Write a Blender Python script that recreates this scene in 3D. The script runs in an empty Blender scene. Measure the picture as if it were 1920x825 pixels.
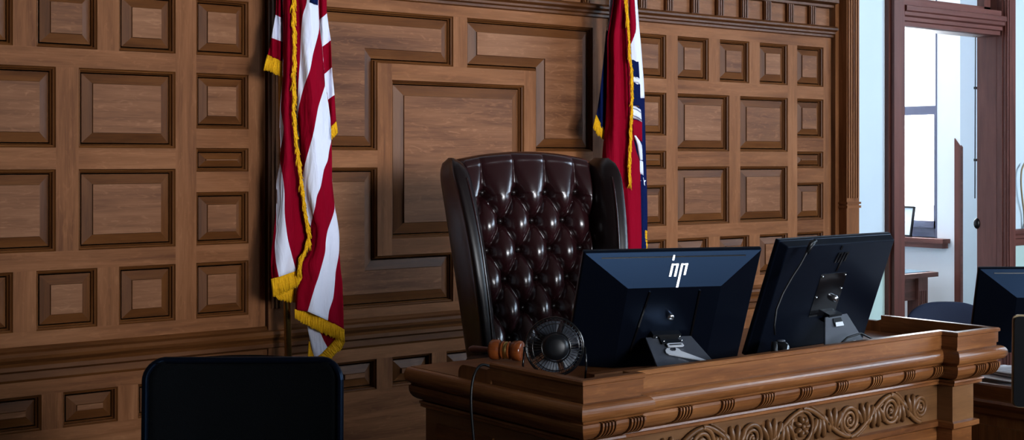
import bpy, bmesh, math, random
from math import sin, cos, tan, pi, radians, sqrt, atan2
from mathutils import Vector, Matrix
random.seed(7)
C = bpy.context.scene.collection
HC = 1.65                                   # eye height of the camera (m)
F = 2520.0; HOR = 300.0; YAW = radians(37.9)  # lens in px of a 1920 wide frame

def ray(px, py):
    l = (px - 960) / F
    return (sin(YAW) + l * cos(YAW), cos(YAW) - l * sin(YAW), -(py - HOR) / F)
def at(px, py, Y):                          # point of the vertical plane at depth Y
    r = ray(px, py); t = Y / r[1]
    return Vector((r[0] * t, Y, HC + r[2] * t))
def z_(z): return HC + z                    # height given relative to the eye

# ------------------------------------------------------------------ materials
def new_mat(name):
    m = bpy.data.materials.new(name); m.use_nodes = True
    nt = m.node_tree; b = nt.nodes['Principled BSDF']
    return m, nt, b
def plain(name, col, rough=.5, metal=0, spec=.5, bump=0, scale=60, var=.12, coat=0):
    m, nt, b = new_mat(name); N = nt.nodes; L = nt.links
    tc = N.new('ShaderNodeTexCoord'); no = N.new('ShaderNodeTexNoise')
    no.inputs['Scale'].default_value = scale; no.inputs['Detail'].default_value = 3
    L.new(tc.outputs['Object'], no.inputs['Vector'])
    mx = N.new('ShaderNodeMix'); mx.data_type = 'RGBA'
    mx.inputs[6].default_value = tuple(c * (1 - var) for c in col) + (1,)
    mx.inputs[7].default_value = tuple(min(1, c * (1 + var)) for c in col) + (1,)
    L.new(no.outputs['Fac'], mx.inputs[0]); L.new(mx.outputs[2], b.inputs['Base Color'])
    b.inputs['Roughness'].default_value = rough; b.inputs['Metallic'].default_value = metal
    b.inputs['Specular IOR Level'].default_value = spec
    if coat: b.inputs['Coat Weight'].default_value = coat; b.inputs['Coat Roughness'].default_value = .08
    if bump:
        bp = N.new('ShaderNodeBump'); bp.inputs['Strength'].default_value = bump; bp.inputs['Distance'].default_value = .002
        L.new(no.outputs['Fac'], bp.inputs['Height']); L.new(bp.outputs['Normal'], b.inputs['Normal'])
    return m
def wood(name, dark, mid, light, rough=.42, fleck=.35, gs=1.0, spec=.4):
    m, nt, b = new_mat(name); N = nt.nodes; L = nt.links
    uv = N.new('ShaderNodeUVMap'); uv.uv_map = 'UVMap'
    def mapped(sx, sy):
        mp = N.new('ShaderNodeMapping'); mp.inputs['Scale'].default_value = (sx * gs, sy * gs, 1)
        L.new(uv.outputs['UV'], mp.inputs['Vector']); return mp
    n1 = N.new('ShaderNodeTexNoise'); n1.inputs['Scale'].default_value = 1; n1.inputs['Detail'].default_value = 5
    n1.inputs['Distortion'].default_value = .6
    L.new(mapped(2.2, 26).outputs[0], n1.inputs['Vector'])
    n2 = N.new('ShaderNodeTexNoise'); n2.inputs['Scale'].default_value = 1; n2.inputs['Detail'].default_value = 3
    L.new(mapped(9, 190).outputs[0], n2.inputs['Vector'])
    n3 = N.new('ShaderNodeTexNoise'); n3.inputs['Scale'].default_value = 1; n3.inputs['Detail'].default_value = 4; n3.inputs['Distortion'].default_value = 1.6
    L.new(mapped(13, 46).outputs[0], n3.inputs['Vector'])
    n4 = N.new('ShaderNodeTexNoise'); n4.inputs['Scale'].default_value = 1; n4.inputs['Detail'].default_value = 1
    L.new(mapped(.9, 1.6).outputs[0], n4.inputs['Vector'])
    def math_(op, a, bb):
        q = N.new('ShaderNodeMath'); q.operation = op
        for i, x in enumerate((a, bb)):
            if isinstance(x, (int, float)): q.inputs[i].default_value = x
            else: L.new(x, q.inputs[i])
        return q.outputs[0]
    s = math_('ADD', math_('MULTIPLY', n1.outputs['Fac'], .55), math_('MULTIPLY', n2.outputs['Fac'], .25))
    s = math_('ADD', s, math_('MULTIPLY', n4.outputs['Fac'], .46))
    fl = N.new('ShaderNodeValToRGB'); fl.color_ramp.elements[0].position = .56; fl.color_ramp.elements[1].position = .72
    L.new(n3.outputs['Fac'], fl.inputs['Fac'])
    s = math_('ADD', s, math_('MULTIPLY', fl.outputs['Color'], fleck * .28))
    r = N.new('ShaderNodeValToRGB'); e = r.color_ramp.elements
    e[0].position = .42; e[0].color = dark + (1,); e[1].position = .90; e[1].color = light + (1,)
    k = e.new(.64); k.color = mid + (1,)
    L.new(s, r.inputs['Fac']); L.new(r.outputs['Color'], b.inputs['Base Color'])
    b.inputs['Roughness'].default_value = rough; b.inputs['Specular IOR Level'].default_value = spec
    bp = N.new('ShaderNodeBump'); bp.inputs['Strength'].default_value = .16; bp.inputs['Distance'].default_value = .002
    L.new(s, bp.inputs['Height']); L.new(bp.outputs['Normal'], b.inputs['Normal'])
    return m
M = {}
M['oak'] = wood('quarter_sawn_oak', (.095, .031, .010), (.205, .077, .027), (.31, .130, .055), .55, .35, 1.0, .12)
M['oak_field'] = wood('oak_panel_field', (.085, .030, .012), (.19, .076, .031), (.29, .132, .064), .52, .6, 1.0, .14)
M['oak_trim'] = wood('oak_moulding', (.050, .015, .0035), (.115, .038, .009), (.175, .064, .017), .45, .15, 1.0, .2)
M['desk'] = wood('bench_oak', (.075, .022, .006), (.20, .070, .020), (.36, .150, .050), .33, .3, 1.0, .45)
M['carved'] = wood('carved_oak', (.07, .028, .009), (.16, .070, .025), (.23, .105, .040), .36, .1)
M['mahogany'] = wood('mahogany', (.060, .017, .012), (.125, .040, .030), (.19, .066, .050), .45, .1, 1.0, .32)
M['groove'] = plain('groove_shade_paint', (.010, .004, .002), .8, spec=.05)  # shade of the deep reeding put in as near-black colour
M['gavel'] = wood('gavel_wood', (.07, .015, .004), (.16, .037, .008), (.24, .062, .014), .18, .1, 2)
M['plaster'] = plain('pale_blue_plaster', (.62, .75, .85), .75, scale=3, var=.04)
M['green'] = plain('sage_green_plaster', (.52, .70, .66), .75, scale=3, var=.04)
M['white'] = plain('white_plaster', (.80, .83, .88), .8, scale=3, var=.03)
M['ceil'] = plain('ceiling_plaster', (.30, .27, .23), .85, scale=2, var=.03)
M['carpet'] = plain('dark_carpet', (.035, .022, .018), .95, scale=200, var=.4)
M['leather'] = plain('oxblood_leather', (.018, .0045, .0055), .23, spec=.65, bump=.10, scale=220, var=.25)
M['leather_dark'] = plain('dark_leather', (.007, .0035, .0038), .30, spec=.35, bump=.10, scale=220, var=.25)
M['black'] = plain('black_plastic', (.004, .0045, .006), .38, spec=.3, scale=300, var=.1)
M['black_gloss'] = plain('gloss_black_plastic', (.004, .004, .005), .12, scale=200, var=.1)
M['housing'] = plain('monitor_housing', (.0025, .0035, .007), .30, spec=.17, scale=500, var=.15)
M['housing'].node_tree.nodes['Principled BSDF'].inputs['Specular Tint'].default_value = (.25, .50, 1, 1)  # blue of the reflected sky put into the specular tint
M['grey_plate'] = plain('grey_stand_plate', (.050, .056, .072), .45, scale=100, var=.06)
M['chrome'] = plain('chrome', (.85, .87, .9), .22, metal=1, scale=50, var=.03)
M['logo'] = plain('polished_logo', (.9, .92, .96), .35, metal=.5, spec=1, scale=50, var=.02)
M['brass'] = plain('brass_pole', (.45, .30, .10), .30, metal=1, scale=40, var=.1)
M['red'] = plain('red_cloth', (.23, .0015, .013), .85, spec=.03, bump=.15, scale=420, var=.15)
M['white_cloth'] = plain('white_cloth', (.72, .74, .88), .8, spec=.05, bump=.15, scale=420, var=.06)
M['navy'] = plain('navy_cloth', (.004, .009, .055), .85, spec=.03, bump=.15, scale=420, var=.15)
for k_ in ('red', 'white_cloth', 'navy'):
    nt = M[k_].node_tree; b_ = nt.nodes['Principled BSDF']
    tc = nt.nodes.new('ShaderNodeTexCoord'); mp = nt.nodes.new('ShaderNodeMapping'); mp.inputs['Scale'].default_value = (26, 26, 7)
    no = nt.nodes.new('ShaderNodeTexNoise'); no.inputs['Scale'].default_value = 1; no.inputs['Detail'].default_value = 2; no.inputs['Distortion'].default_value = .8
    bp = nt.nodes.new('ShaderNodeBump'); bp.inputs['Strength'].default_value = .55; bp.inputs['Distance'].default_value = .02
    nt.links.new(tc.outputs['Object'], mp.inputs['Vector']); nt.links.new(mp.outputs[0], no.inputs['Vector']); nt.links.new(no.outputs['Fac'], bp.inputs['Height'])
    old = b_.inputs['Normal'].links[0].from_socket; nt.links.new(old, bp.inputs['Normal']); nt.links.new(bp.outputs['Normal'], b_.inputs['Normal'])
M['gold'] = plain('gold_fringe', (.85, .41, .010), .7, spec=.1, scale=160, var=.35)
M['lime'] = plain('yellow_green_thread', (.42, .42, .10), .7, scale=200, var=.3)
M['brown_thread'] = plain('brown_thread', (.075, .028, .016), .8, scale=200, var=.3)
M['paper'] = plain('paper', (.72, .74, .80), .8, scale=10, var=.03)
M['ink'] = plain('printed_ink', (.16, .18, .26), .8, scale=10, var=.03)
M['mesh'] = plain('black_mesh_fabric', (.0022, .003, .004), .8, spec=.06, bump=.5, scale=600, var=.4)
M['blue_fabric'] = plain('navy_upholstery', (.012, .022, .060), .8, bump=.3, scale=300, var=.2)
M['screen'] = plain('dark_screen', (.004, .004, .005), .15, scale=20, var=.1)
M['tan'] = plain('tan_edge', (.36, .27, .15), .5, scale=80, var=.1)
M['sash'] = plain('grey_sash_paint', (.12, .13, .20), .45, scale=20, var=.05)
M['stone'] = plain('pale_limestone', (.80, .80, .80), .9, scale=4, var=.05)
M['picture'] = plain('pale_print', (.66, .74, .80), .6, scale=12, var=.12)
M['dark_teal'] = plain('dark_teal_ink', (.02, .06, .08), .6, scale=12, var=.12)
def glass_mat():
    m, nt, b = new_mat('window_glass')
    b.inputs['Base Color'].default_value = (1, 1, 1, 1); b.inputs['Roughness'].default_value = 0
    b.inputs['Transmission Weight'].default_value = 1; b.inputs['IOR'].default_value = 1.01
    return m
M['glass'] = glass_mat()

# ------------------------------------------------------------------ mesh builder
class MB:
    def __init__(s): s.v = []; s.f = []; s.uv = []; s.mi = []; s.sm = []
    def face(s, pts, g=0, mi=0, off=(0, 0), smooth=False, uvs=None):
        base = len(s.v); s.v += [Vector(p) for p in pts]; s.f.append(list(range(base, base + len(pts))))
        if uvs is None:
            a, b, c = Vector(pts[0]), Vector(pts[1]), Vector(pts[2])
            n = (b - a).cross(c - a); n = [abs(x) for x in n]
            oth = [i for i in range(3) if i != g]
            w = oth[0] if n[oth[0]] <= n[oth[1]] else oth[1]
            uvs = [(p[g] + off[0], p[w] + off[1]) for p in map(Vector, pts)]
        s.uv.append(uvs); s.mi.append(mi); s.sm.append(smooth)
    def box(s, x0, x1, y0, y1, z0, z1, g=None, mi=0):
        if g is None:
            d = (abs(x1 - x0), abs(y1 - y0), abs(z1 - z0)); g = d.index(max(d))
        o = (random.uniform(0, 50), random.uniform(0, 50))
        P = lambda i, j, k: ((x0, x1)[i], (y0, y1)[j], (z0, z1)[k])
        for q in (((0,0,0),(0,1,0),(1,1,0),(1,0,0)), ((0,0,1),(1,0,1),(1,1,1),(0,1,1)), ((0,0,0),(1,0,0),(1,0,1),(0,0,1)),
                  ((1,1,0),(0,1,0),(0,1,1),(1,1,1)), ((0,1,0),(0,0,0),(0,0,1),(0,1,1)), ((1,0,0),(1,1,0),(1,1,1),(1,0,1))):
            s.face([P(*c) for c in q], g, mi, o)
    def grid(s, fn, nu, nv, mi=0, closeu=False, flip=False, uvscale=1.0):
        base = len(s.v); o = (random.uniform(0, 50), random.uniform(0, 50))
        nuu = nu if closeu else nu + 1
        for j in range(nv + 1):
            for i in range(nuu): s.v.append(Vector(fn(i / nu, j / nv)))
        for j in range(nv):
            for i in range(nu):
                a = base + j * nuu + i; b = base + j * nuu + (i + 1) % nuu
                c = b + nuu; d = a + nuu
                q = [a, b, c, d]; t = [(i, j), (i + 1, j), (i + 1, j + 1), (i, j + 1)]
                if flip: q.reverse(); t.reverse()
                s.f.append(q); s.uv.append([(x / nu * uvscale + o[0], y / nv * uvscale + o[1]) for x, y in t]); s.mi.append(mi); s.sm.append(True)
    def fan(s, pts, mi=0, g=0, smooth=False): s.face(pts, g, mi, (random.uniform(0, 50), 0), smooth)
    def tube(s, pts, r, n=8, mi=0, caps=True, flat=None):
        pts = [Vector(p) for p in pts]
        R = r if isinstance(r, (list, tuple)) else [r] * len(pts)
        base = len(s.v); up = None; o = random.uniform(0, 50); acc = 0
        accs = []
        for i, p in enumerate(pts):
            t = (pts[min(i + 1, len(pts) - 1)] - pts[max(i - 1, 0)]).normalized()
            if up is None:
                up = Vector((0, 0, 1)) if abs(t.z) < .9 else Vector((1, 0, 0))
            a = t.cross(up)
            if a.length < 1e-6: a = t.orthogonal()
            a.normalize(); b = a.cross(t).normalized(); up = b
            if i: acc += (p - pts[i - 1]).length
            accs.append(acc)
            for k in range(n):
                an = 2 * pi * k / n; s.v.append(p + (a * cos(an) + b * sin(an)) * R[i])
        for i in range(len(pts) - 1):
            for k in range(n):
                k2 = (k + 1) % n
                s.f.append([base + i * n + k, base + i * n + k2, base + (i + 1) * n + k2, base + (i + 1) * n + k])
                s.uv.append([(accs[i] + o, k / n * .1), (accs[i] + o, (k + 1) / n * .1), (accs[i + 1] + o, (k + 1) / n * .1), (accs[i + 1] + o, k / n * .1)])
                s.mi.append(mi); s.sm.append(True)
        if caps:
            for i, rev in ((0, False), (len(pts) - 1, True)):
                q = [base + i * n + k for k in range(n)]
                if not rev: q.reverse()
                s.f.append(q); s.uv.append([(o, 0)] * n); s.mi.append(mi); s.sm.append(False)
    def lathe(s, prof, origin=(0, 0, 0), axis=(0, 0, 1), n=24, mi=0):
        ax = Vector(axis).normalized(); a = ax.orthogonal().normalized(); b = ax.cross(a); O = Vector(origin)
        base = len(s.v); o = random.uniform(0, 50)
        for r, h in prof:
            for k in range(n):
                an = 2 * pi * k / n; s.v.append(O + ax * h + (a * cos(an) + b * sin(an)) * max(r, 1e-5))
        for i in range(len(prof) - 1):
            for k in range(n):
                k2 = (k + 1) % n
                s.f.append([base + i * n + k, base + i * n + k2, base + (i + 1) * n + k2, base + (i + 1) * n + k])
                s.uv.append([(prof[i][1] + o, k / n * .2), (prof[i][1] + o, (k + 1) / n * .2), (prof[i + 1][1] + o, (k + 1) / n * .2), (prof[i + 1][1] + o, k / n * .2)])
                s.mi.append(mi); s.sm.append(True)
    def ball(s, c, rx, ry=None, rz=None, n=16, mi=0, rot=None):
        ry = ry or rx; rz = rz or rx; c = Vector(c)
        def fn(u, v):
            a = 2 * pi * u; b = pi * (v - .5)
            p = Vector((rx * cos(b) * cos(a), ry * cos(b) * sin(a), rz * sin(b)))
            if rot is not None: p = rot @ p
            return c + p
        s.grid(fn, n, n // 2, mi, closeu=True)
    def sweep(s, path, prof, mi=0, smooth=False, caps=True):
        # path: list of (x,y) with the outward side on the RIGHT hand; prof: list of (offset, z)
        n = len(path); nor = []
        for i in range(n):
            ds = []
            if i: d = Vector(path[i]) - Vector(path[i - 1]); ds.append(d.normalized())
            if i < n - 1: d = Vector(path[i + 1]) - Vector(path[i]); ds.append(d.normalized())
            ns = [Vector((d.y, -d.x)) for d in ds]
            if len(ns) == 1: nor.append(ns[0])
            else:
                m = (ns[0] + ns[1]).normalized(); nor.append(m / max(.2, m.dot(ns[0])))
        for i in range(n - 1):
            o = (random.uniform(0, 50), random.uniform(0, 50)); ln = (Vector(path[i + 1]) - Vector(path[i])).length
            acc = 0
            for k in range(len(prof) - 1):
                (o1, z1), (o2, z2) = prof[k], prof[k + 1]
                w = sqrt((o2 - o1) ** 2 + (z2 - z1) ** 2)
                P = lambda i_, of, z: (path[i_][0] + nor[i_].x * of, path[i_][1] + nor[i_].y * of, z)
                s.face([P(i, o1, z1), P(i, o2, z2), P(i + 1, o2, z2), P(i + 1, o1, z1)], 0, mi, smooth=smooth,
                       uvs=[(o[0], o[1] + acc), (o[0], o[1] + acc + w), (o[0] + ln, o[1] + acc + w), (o[0] + ln, o[1] + acc)])
                acc += w
        if caps and len(prof) > 2:
            for i in (0, n - 1):
                pts = [(path[i][0] + nor[i].x * a, path[i][1] + nor[i].y * a, b) for a, b in prof]
                if i: pts.reverse()
                s.face(pts, 2, mi)
    def prism(s, outline, frame, d0, d1, mi=0):
        # outline: list of (a,b); frame(a,b,d)->point; extruded from d0 to d1
        A = [frame(a, b, d0) for a, b in outline]; B = [frame(a, b, d1) for a, b in outline]
        s.face(A[::-1], 0, mi); s.face(B, 0, mi)
        for i in range(len(A)):
            j = (i + 1) % len(A); s.face([A[i], A[j], B[j], B[i]], 0, mi)
    def build(s, name, mats, parent=None, world=False, weld=False, bevel=0, solid=0, sub=0):
        if not isinstance(mats, (list, tuple)): mats = [mats]
        me = bpy.data.meshes.new(name)
        vs = s.v
        if world and parent is not None:
            iv = parent.matrix_basis.inverted(); vs = [iv @ p for p in vs]
        me.from_pydata([tuple(p) for p in vs], [], s.f)
        ul = me.uv_layers.new(name='UVMap'); k = 0
        for pi_, poly in enumerate(me.polygons):
            poly.material_index = s.mi[pi_]; poly.use_smooth = s.sm[pi_]
            for q in range(poly.loop_total): ul.data[poly.loop_start + q].uv = s.uv[pi_][q]
        for m in mats: me.materials.append(m)
        if weld:
            bm = bmesh.new(); bm.from_mesh(me); bmesh.ops.remove_doubles(bm, verts=bm.verts, dist=1e-5)
            bmesh.ops.recalc_face_normals(bm, faces=bm.faces); bm.to_mesh(me); bm.free()
        me.update()
        o = bpy.data.objects.new(name, me); C.objects.link(o)
        if parent is not None: o.parent = parent
        if solid:
            md = o.modifiers.new('solid', 'SOLIDIFY'); md.thickness = solid; md.offset = 0
        if bevel:
            md = o.modifiers.new('bevel', 'BEVEL'); md.width = bevel; md.segments = 2; md.limit_method = 'ANGLE'; md.angle_limit = radians(40)
        if sub:
            md = o.modifiers.new('sub', 'SUBSURF'); md.levels = sub; md.render_levels = sub
        return o
def tag(o, label=None, cat=None, group=None, kind=None):
    if label: o['label'] = label
    if cat: o['category'] = cat
    if group: o['group'] = group
    if kind: o['kind'] = kind
    return o
def thing(name, label, cat, loc=(0, 0, 0), rz=0, mat=None, group=None, kind=None):
    o = bpy.data.objects.new(name, None); C.objects.link(o); o.empty_display_size = .1
    if mat is not None: o.matrix_basis = mat
    else: o.location = loc; o.rotation_euler = (0, 0, rz)
    o.matrix_basis = (mat if mat is not None else Matrix.Translation(loc) @ Matrix.Rotation(rz, 4, 'Z'))
    return tag(o, label, cat, group, kind)
def structure(o): o['kind'] = 'structure'; return o

DAIS = .27
WY = 4.9                                    # plane of the panelled back wall
# ------------------------------------------------------------------ room shell
m = MB(); m.box(-3.2, 9.7, -6.2, 10.2, -.12, 0)
structure(m.build('floor', M['carpet']))
m = MB(); m.box(-3.2, 9.7, -6.2, 10.2, 4.4, 4.55)
structure(m.build('ceiling', M['ceil']))
m = MB(); m.box(1.9, 4.32, 2.74, 4.88, 0, DAIS)
structure(m.build('floor_dais', M['carpet']))
m = MB(); m.box(-3.2, -3, -6.2, 10.2, 0, 4.4)
structure(m.build('wall_left', M['ceil']))
FWIN = [(.9, 2.7), (3.9, 5.7), (6.9, 8.7)]  # third opening is added, for a fill lamp on the right plaster
m = MB(); m.box(-3, .9, -6.2, -6, 0, 4.4); m.box(2.7, 3.9, -6.2, -6, 0, 4.4); m.box(5.7, 6.9, -6.2, -6, 0, 4.4); m.box(8.7, 9.5, -6.2, -6, 0, 4.4)
for a, b in FWIN: m.box(a, b, -6.2, -6, 0, 1.5); m.box(a, b, -6.2, -6, 4.2, 4.4)
structure(m.build('wall_front', M['ceil']))
# right wall with three tall window openings
WIN = [(-4.9, -3.4), (-2.3, -.8), (.3, 1.8)]
m = MB(); y = -6.0
for a, b in WIN:
    m.box(9.5, 9.7, y, a, 0, 4.4, 2); m.box(9.5, 9.7, a, b, 0, 1.0, 1); m.box(9.5, 9.7, a, b, 3.9, 4.4, 1); y = b
m.box(9.5, 9.7, y, WY, 0, 4.4, 2)
structure(m.build('wall_right', M['plaster']))
for k, (a, b) in enumerate(WIN):
    m = MB()
    m.box(9.52, 9.62, a, a + .07, 1, 3.9); m.box(9.52, 9.62, b - .07, b, 1, 3.9)
    m.box(9.52, 9.62, a, b, 1, 1.08); m.box(9.52, 9.62, a, b, 3.82, 3.9); m.box(9.53, 9.61, a, b, 2.4, 2.46)
    w = structure(m.build('window_%d' % (k + 1), M['mahogany']))
    g = MB(); g.box(9.56, 9.566, a + .07, b - .07, 1.08, 3.82); g.build('pane', M['glass'], w)

for k, (a, b) in enumerate(FWIN):
    m = MB()
    m.box(a, a + .07, -6.12, -6.02, 1.5, 4.2); m.box(b - .07, b, -6.12, -6.02, 1.5, 4.2); m.box(a, b, -6.12, -6.02, 1.5, 1.58); m.box(a, b, -6.12, -6.02, 4.12, 4.2); m.box(a, b, -6.11, -6.03, 2.8, 2.86)
    w = structure(m.build('window_%d' % (5 + k), M['mahogany']))
    g = MB(); g.box(a + .07, b - .07, -6.08, -6.074, 1.58, 4.12); g.build('pane', M['glass'], w)

# ------------------------------------------------------------------ back wall: plaster + doorway
DX0, DX1, DTOP = 6.716, 7.798, 2.46 + .75
wb = MB()
wb.box(-3, 6.2, WY + .03, WY + .16, 0, 4.4, 0)
for (x0, x1) in ((6.2, DX0 - .09), (DX1 + .09, 9.5)):
    wb.box(x0, x1, WY, WY + .16, z_(-.50), 4.4, 0)
    wb.box(x0, x1, WY, WY + .16, 0, z_(-.50), 0, 1)
wb.box(DX0 - .09, DX1 + .09, WY, WY + .16, DTOP + .1, 4.4, 0)
wall_back = structure(wb.build('wall_back', [M['plaster'], M['green']]))
# chair rails
RAIL = [(0, z_(-.560)), (.018, z_(-.556)), (.018, z_(-.515)), (.028, z_(-.508)), (.028, z_(-.49)), (.036, z_(-.478)), (.036, z_(-.458)), (.020, z_(-.450)), (0, z_(-.450))]
for n_, (x0, x1) in enumerate(((6.27, 6.60), (7.915, 9.48))):
    m = MB(); m.sweep([(x0, WY), (x1, WY)], RAIL)
    structure(m.build('trim_%d' % (n_ + 1), M['mahogany'], bevel=.002))
# door case
dc = MB()
dc.box(6.615, DX0, WY - .055, WY + .16, 0, DTOP, 2)                 # left post
dc.box(6.598, 6.615, WY - .028, WY, 0, DTOP, 2)
dc.box(DX1 - .010, DX1, WY + .02, WY + .16, 0, DTOP, 2)
dc.box(DX1 - .008, DX1 + .005, WY - .02, WY + .06, 0, DTOP, 2)
dc.box(DX1, DX1 + .115, WY - .04, WY, 0, DTOP, 2)                   # right casing
dc.box(DX1 + .028, DX1 + .04, WY - .05, WY - .04, 0, DTOP, 2)
dc.box(DX1 + .006, DX1 + .02, WY - .05, WY - .04, 0, DTOP, 2)
dc.box(6.60, DX1 + .115, WY - .05, WY + .16, DTOP, DTOP + .16, 0)
door_1 = structure(dc.build('door_1', M['mahogany'], bevel=.003))
m = MB()
TB = [(0, z_(.795)), (.02, z_(.80)), (.02, z_(.825)), (.035, z_(.83)), (.035, z_(.852)), (.055, z_(.86)), (.055, z_(.88)), (.068, z_(.887)), (.068, z_(.915)), (.03, z_(.925)), (.03, z_(.955)), (0, z_(.955))]
m.sweep([(DX0 + .002, WY), (DX1 - .03, WY)], TB)
m.box(DX0 + .002, DX1 - .03, WY, WY + .13, z_(.795), z_(.955), 0)
m.build('transom_bar', M['mahogany'], door_1, bevel=.002)
m = MB()
a0, a1, b0, b1 = DX0 + .002, DX1 - .03, z_(.955), DTOP
m.box(a0, a0 + .03, WY + .05, WY + .10, b0, b1); m.box(a1 - .07, a1, WY + .05, WY + .10, b0, b1)
m.box(a0, a1, WY + .05, WY + .10, b0, b0 + .03); m.box(a0, a1, WY + .05, WY + .10, b1 - .04, b1)
fr = m.build('transom_frame', M['mahogany'], door_1)
m = MB(); m.box(a0 + .03, a1 - .05, WY + .072, WY + .078, b0 + .03, b1 - .04); m.build('transom_pane', M['glass'], fr)

# ------------------------------------------------------------------ oak panelling (fixed to the back wall)
FY = WY            # frame face
DEP = .030         # depth of the panel grounds behind the frame face
def holes_frame(name, x0, x1, zb, zt, stiles, rails):
    mb = MB()
    for (a, b, c, d) in stiles: mb.box(a, b, FY, FY + .05, z_(c), z_(d), 2)
    for (a, b, c, d) in rails: mb.box(a, b, FY, FY + .05, z_(c), z_(d), 0)
    return mb.build(name, M['oak'], wall_back, bevel=.0025)
def inset_poly(poly, d):
    # polygon (x,z) counter-clockwise, moved inward by d
    n = len(poly); out = []
    for i in range(n):
        p0, p1, p2 = Vector(poly[i - 1]), Vector(poly[i]), Vector(poly[(i + 1) % n])
        e1 = (p1 - p0).normalized(); e2 = (p2 - p1).normalized()
        n1 = Vector((-e1.y, e1.x)); n2 = Vector((-e2.y, e2.x))
        mm = (n1 + n2).normalized(); out.append(p1 + mm * (d / max(.3, mm.dot(n1))))
    return out
def raised_panel(poly, bevelw=.036, g='x', field=True):
    # rings: frame edge, sunk moulding, ground, bevel, raised field
    mb = MB()
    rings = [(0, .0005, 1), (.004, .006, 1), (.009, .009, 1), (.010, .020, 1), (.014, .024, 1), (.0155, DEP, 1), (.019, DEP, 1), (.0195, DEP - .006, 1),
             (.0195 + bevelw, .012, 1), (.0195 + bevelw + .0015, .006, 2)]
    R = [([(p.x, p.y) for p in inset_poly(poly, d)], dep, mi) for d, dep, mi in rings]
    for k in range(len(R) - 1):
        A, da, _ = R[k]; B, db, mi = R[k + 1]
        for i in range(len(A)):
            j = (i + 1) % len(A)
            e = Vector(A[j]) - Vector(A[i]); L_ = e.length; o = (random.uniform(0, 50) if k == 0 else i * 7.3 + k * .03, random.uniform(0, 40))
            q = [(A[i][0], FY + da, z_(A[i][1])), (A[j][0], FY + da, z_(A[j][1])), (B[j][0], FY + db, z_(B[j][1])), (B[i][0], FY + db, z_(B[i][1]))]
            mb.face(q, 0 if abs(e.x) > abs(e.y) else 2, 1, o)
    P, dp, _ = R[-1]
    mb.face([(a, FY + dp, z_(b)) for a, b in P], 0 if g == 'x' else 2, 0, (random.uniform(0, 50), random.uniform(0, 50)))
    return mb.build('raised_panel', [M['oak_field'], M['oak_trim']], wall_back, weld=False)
def rect(a, b, c, d): return [(a, c), (b, c), (b, d), (a, d)]
ZA = (.411, .634); ZB = (.045, .341); ZC = (-.334, -.034); ZD = (-.620, -.402)
def small_bay(nl, b1, b2, nr, xl, xr):
    # columns: narrow nl, big b1, big b2, narrow nr ; edges xl..xr
    zt, zb = .705, -.684
    stiles = [(xl, nl[0], zb, zt), (nr[1], xr, zb, zt), (nl[1], b1[0], ZD[0], ZA[1]), (b2[1], nr[0], ZD[0], ZA[1]),
              (b1[1], b2[0], ZC[0], ZB[1])]
    rails = [(nl[0], nr[1], ZA[1], zt), (nl[0], nr[1], zb, ZD[0])]
    rails += [(nl[0], nl[1], ZB[1], ZA[0]), (b1[0], b2[1], ZB[1], ZA[0]), (nr[0], nr[1], ZB[1], ZA[0])]
    rails += [(nl[0], nl[1], ZD[1], ZC[0]), (b1[0], b2[1], ZD[1], ZC[0]), (nr[0], nr[1], ZD[1], ZC[0])]
    rails += [(b1[0], b1[1], ZC[1], ZB[0]), (b2[0], b2[1], ZC[1], ZB[0])]
    w = (b2[1] - b1[0] - 2 * .083) / 3
    cells = [(b1[0] + k * (w + .083), b1[0] + k * (w + .083) + w) for k in range(3)]
    for k in range(2):
        for zz in (ZA, ZD): stiles.append((cells[k][1], cells[k + 1][0], zz[0], zz[1]))
    NZ = [(.123, ZB[1]), (-.046, .047), (ZC[0], -.126)]
    for n_ in (nl, nr):
        rails += [(n_[0], n_[1], NZ[1][1], NZ[0][0]), (n_[0], n_[1], NZ[2][1], NZ[1][0])]
        for z0, z1 in NZ: raised_panel(rect(n_[0], n_[1], z0, z1), .030 if z1 - z0 > .15 else .024)
        for zz in (ZA, ZD): raised_panel(rect(n_[0], n_[1], *zz), .030)
    for b_ in (b1, b2):
        raised_panel(rect(b_[0], b_[1], *ZB)); raised_panel(rect(b_[0], b_[1], *ZC))
    for a, b in cells:
        for zz in (ZA, ZD): raised_panel(rect(a, b, *zz), .034)
    holes_frame('panel_frame', xl, xr, zb, zt, stiles, rails)
small_bay((1.013, 1.237), (1.322, 1.702), (1.786, 2.166), (2.252, 2.476), .93, 2.55)
small_bay((4.583, 4.807), (4.888, 5.270), (5.355, 5.736), (5.815, 6.039), 4.50, 6.105)
# left-most continuation, mostly outside the frame
small_bay((-.607, -.383), (-.298, .082), (.166, .546), (.632, .856), -.69, .93)
# centre bay: two tiers of L-shaped panels round one large square
cx = 3.52
def mx_(pts): return [(2 * cx - a, b) for a, b in reversed(pts)]
Ltop = [(2.729, .041), (3.084, .041), (3.084, .4165), (3.482, .4165), (3.482, .641), (2.729, .641)]
Lbot = [(2.729, -.632), (3.482, -.632), (3.482, -.412), (3.084, -.412), (3.084, -.032), (2.729, -.032)]
for P in (Ltop, mx_(Ltop), Lbot, mx_(Lbot)): raised_panel(P, .040, 'x')
raised_panel(rect(3.158, 3.886, -.340, .3465), .046)
st = [(2.63, 2.729, -.684, .705), (4.311, 4.41, -.684, .705), (3.482, 3.558, .4165, .641), (3.482, 3.558, -.632, -.412),
      (3.084, 3.158, -.412, .4165), (3.886, 3.956, -.412, .4165)]
rl = [(2.729, 4.311, .641, .705), (2.729, 4.311, -.684, -.632), (3.158, 3.886, .3465, .4165), (3.158, 3.886, -.412, -.340),
      (2.729, 3.084, -.032, .041), (3.956, 4.311, -.032, .041)]
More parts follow.
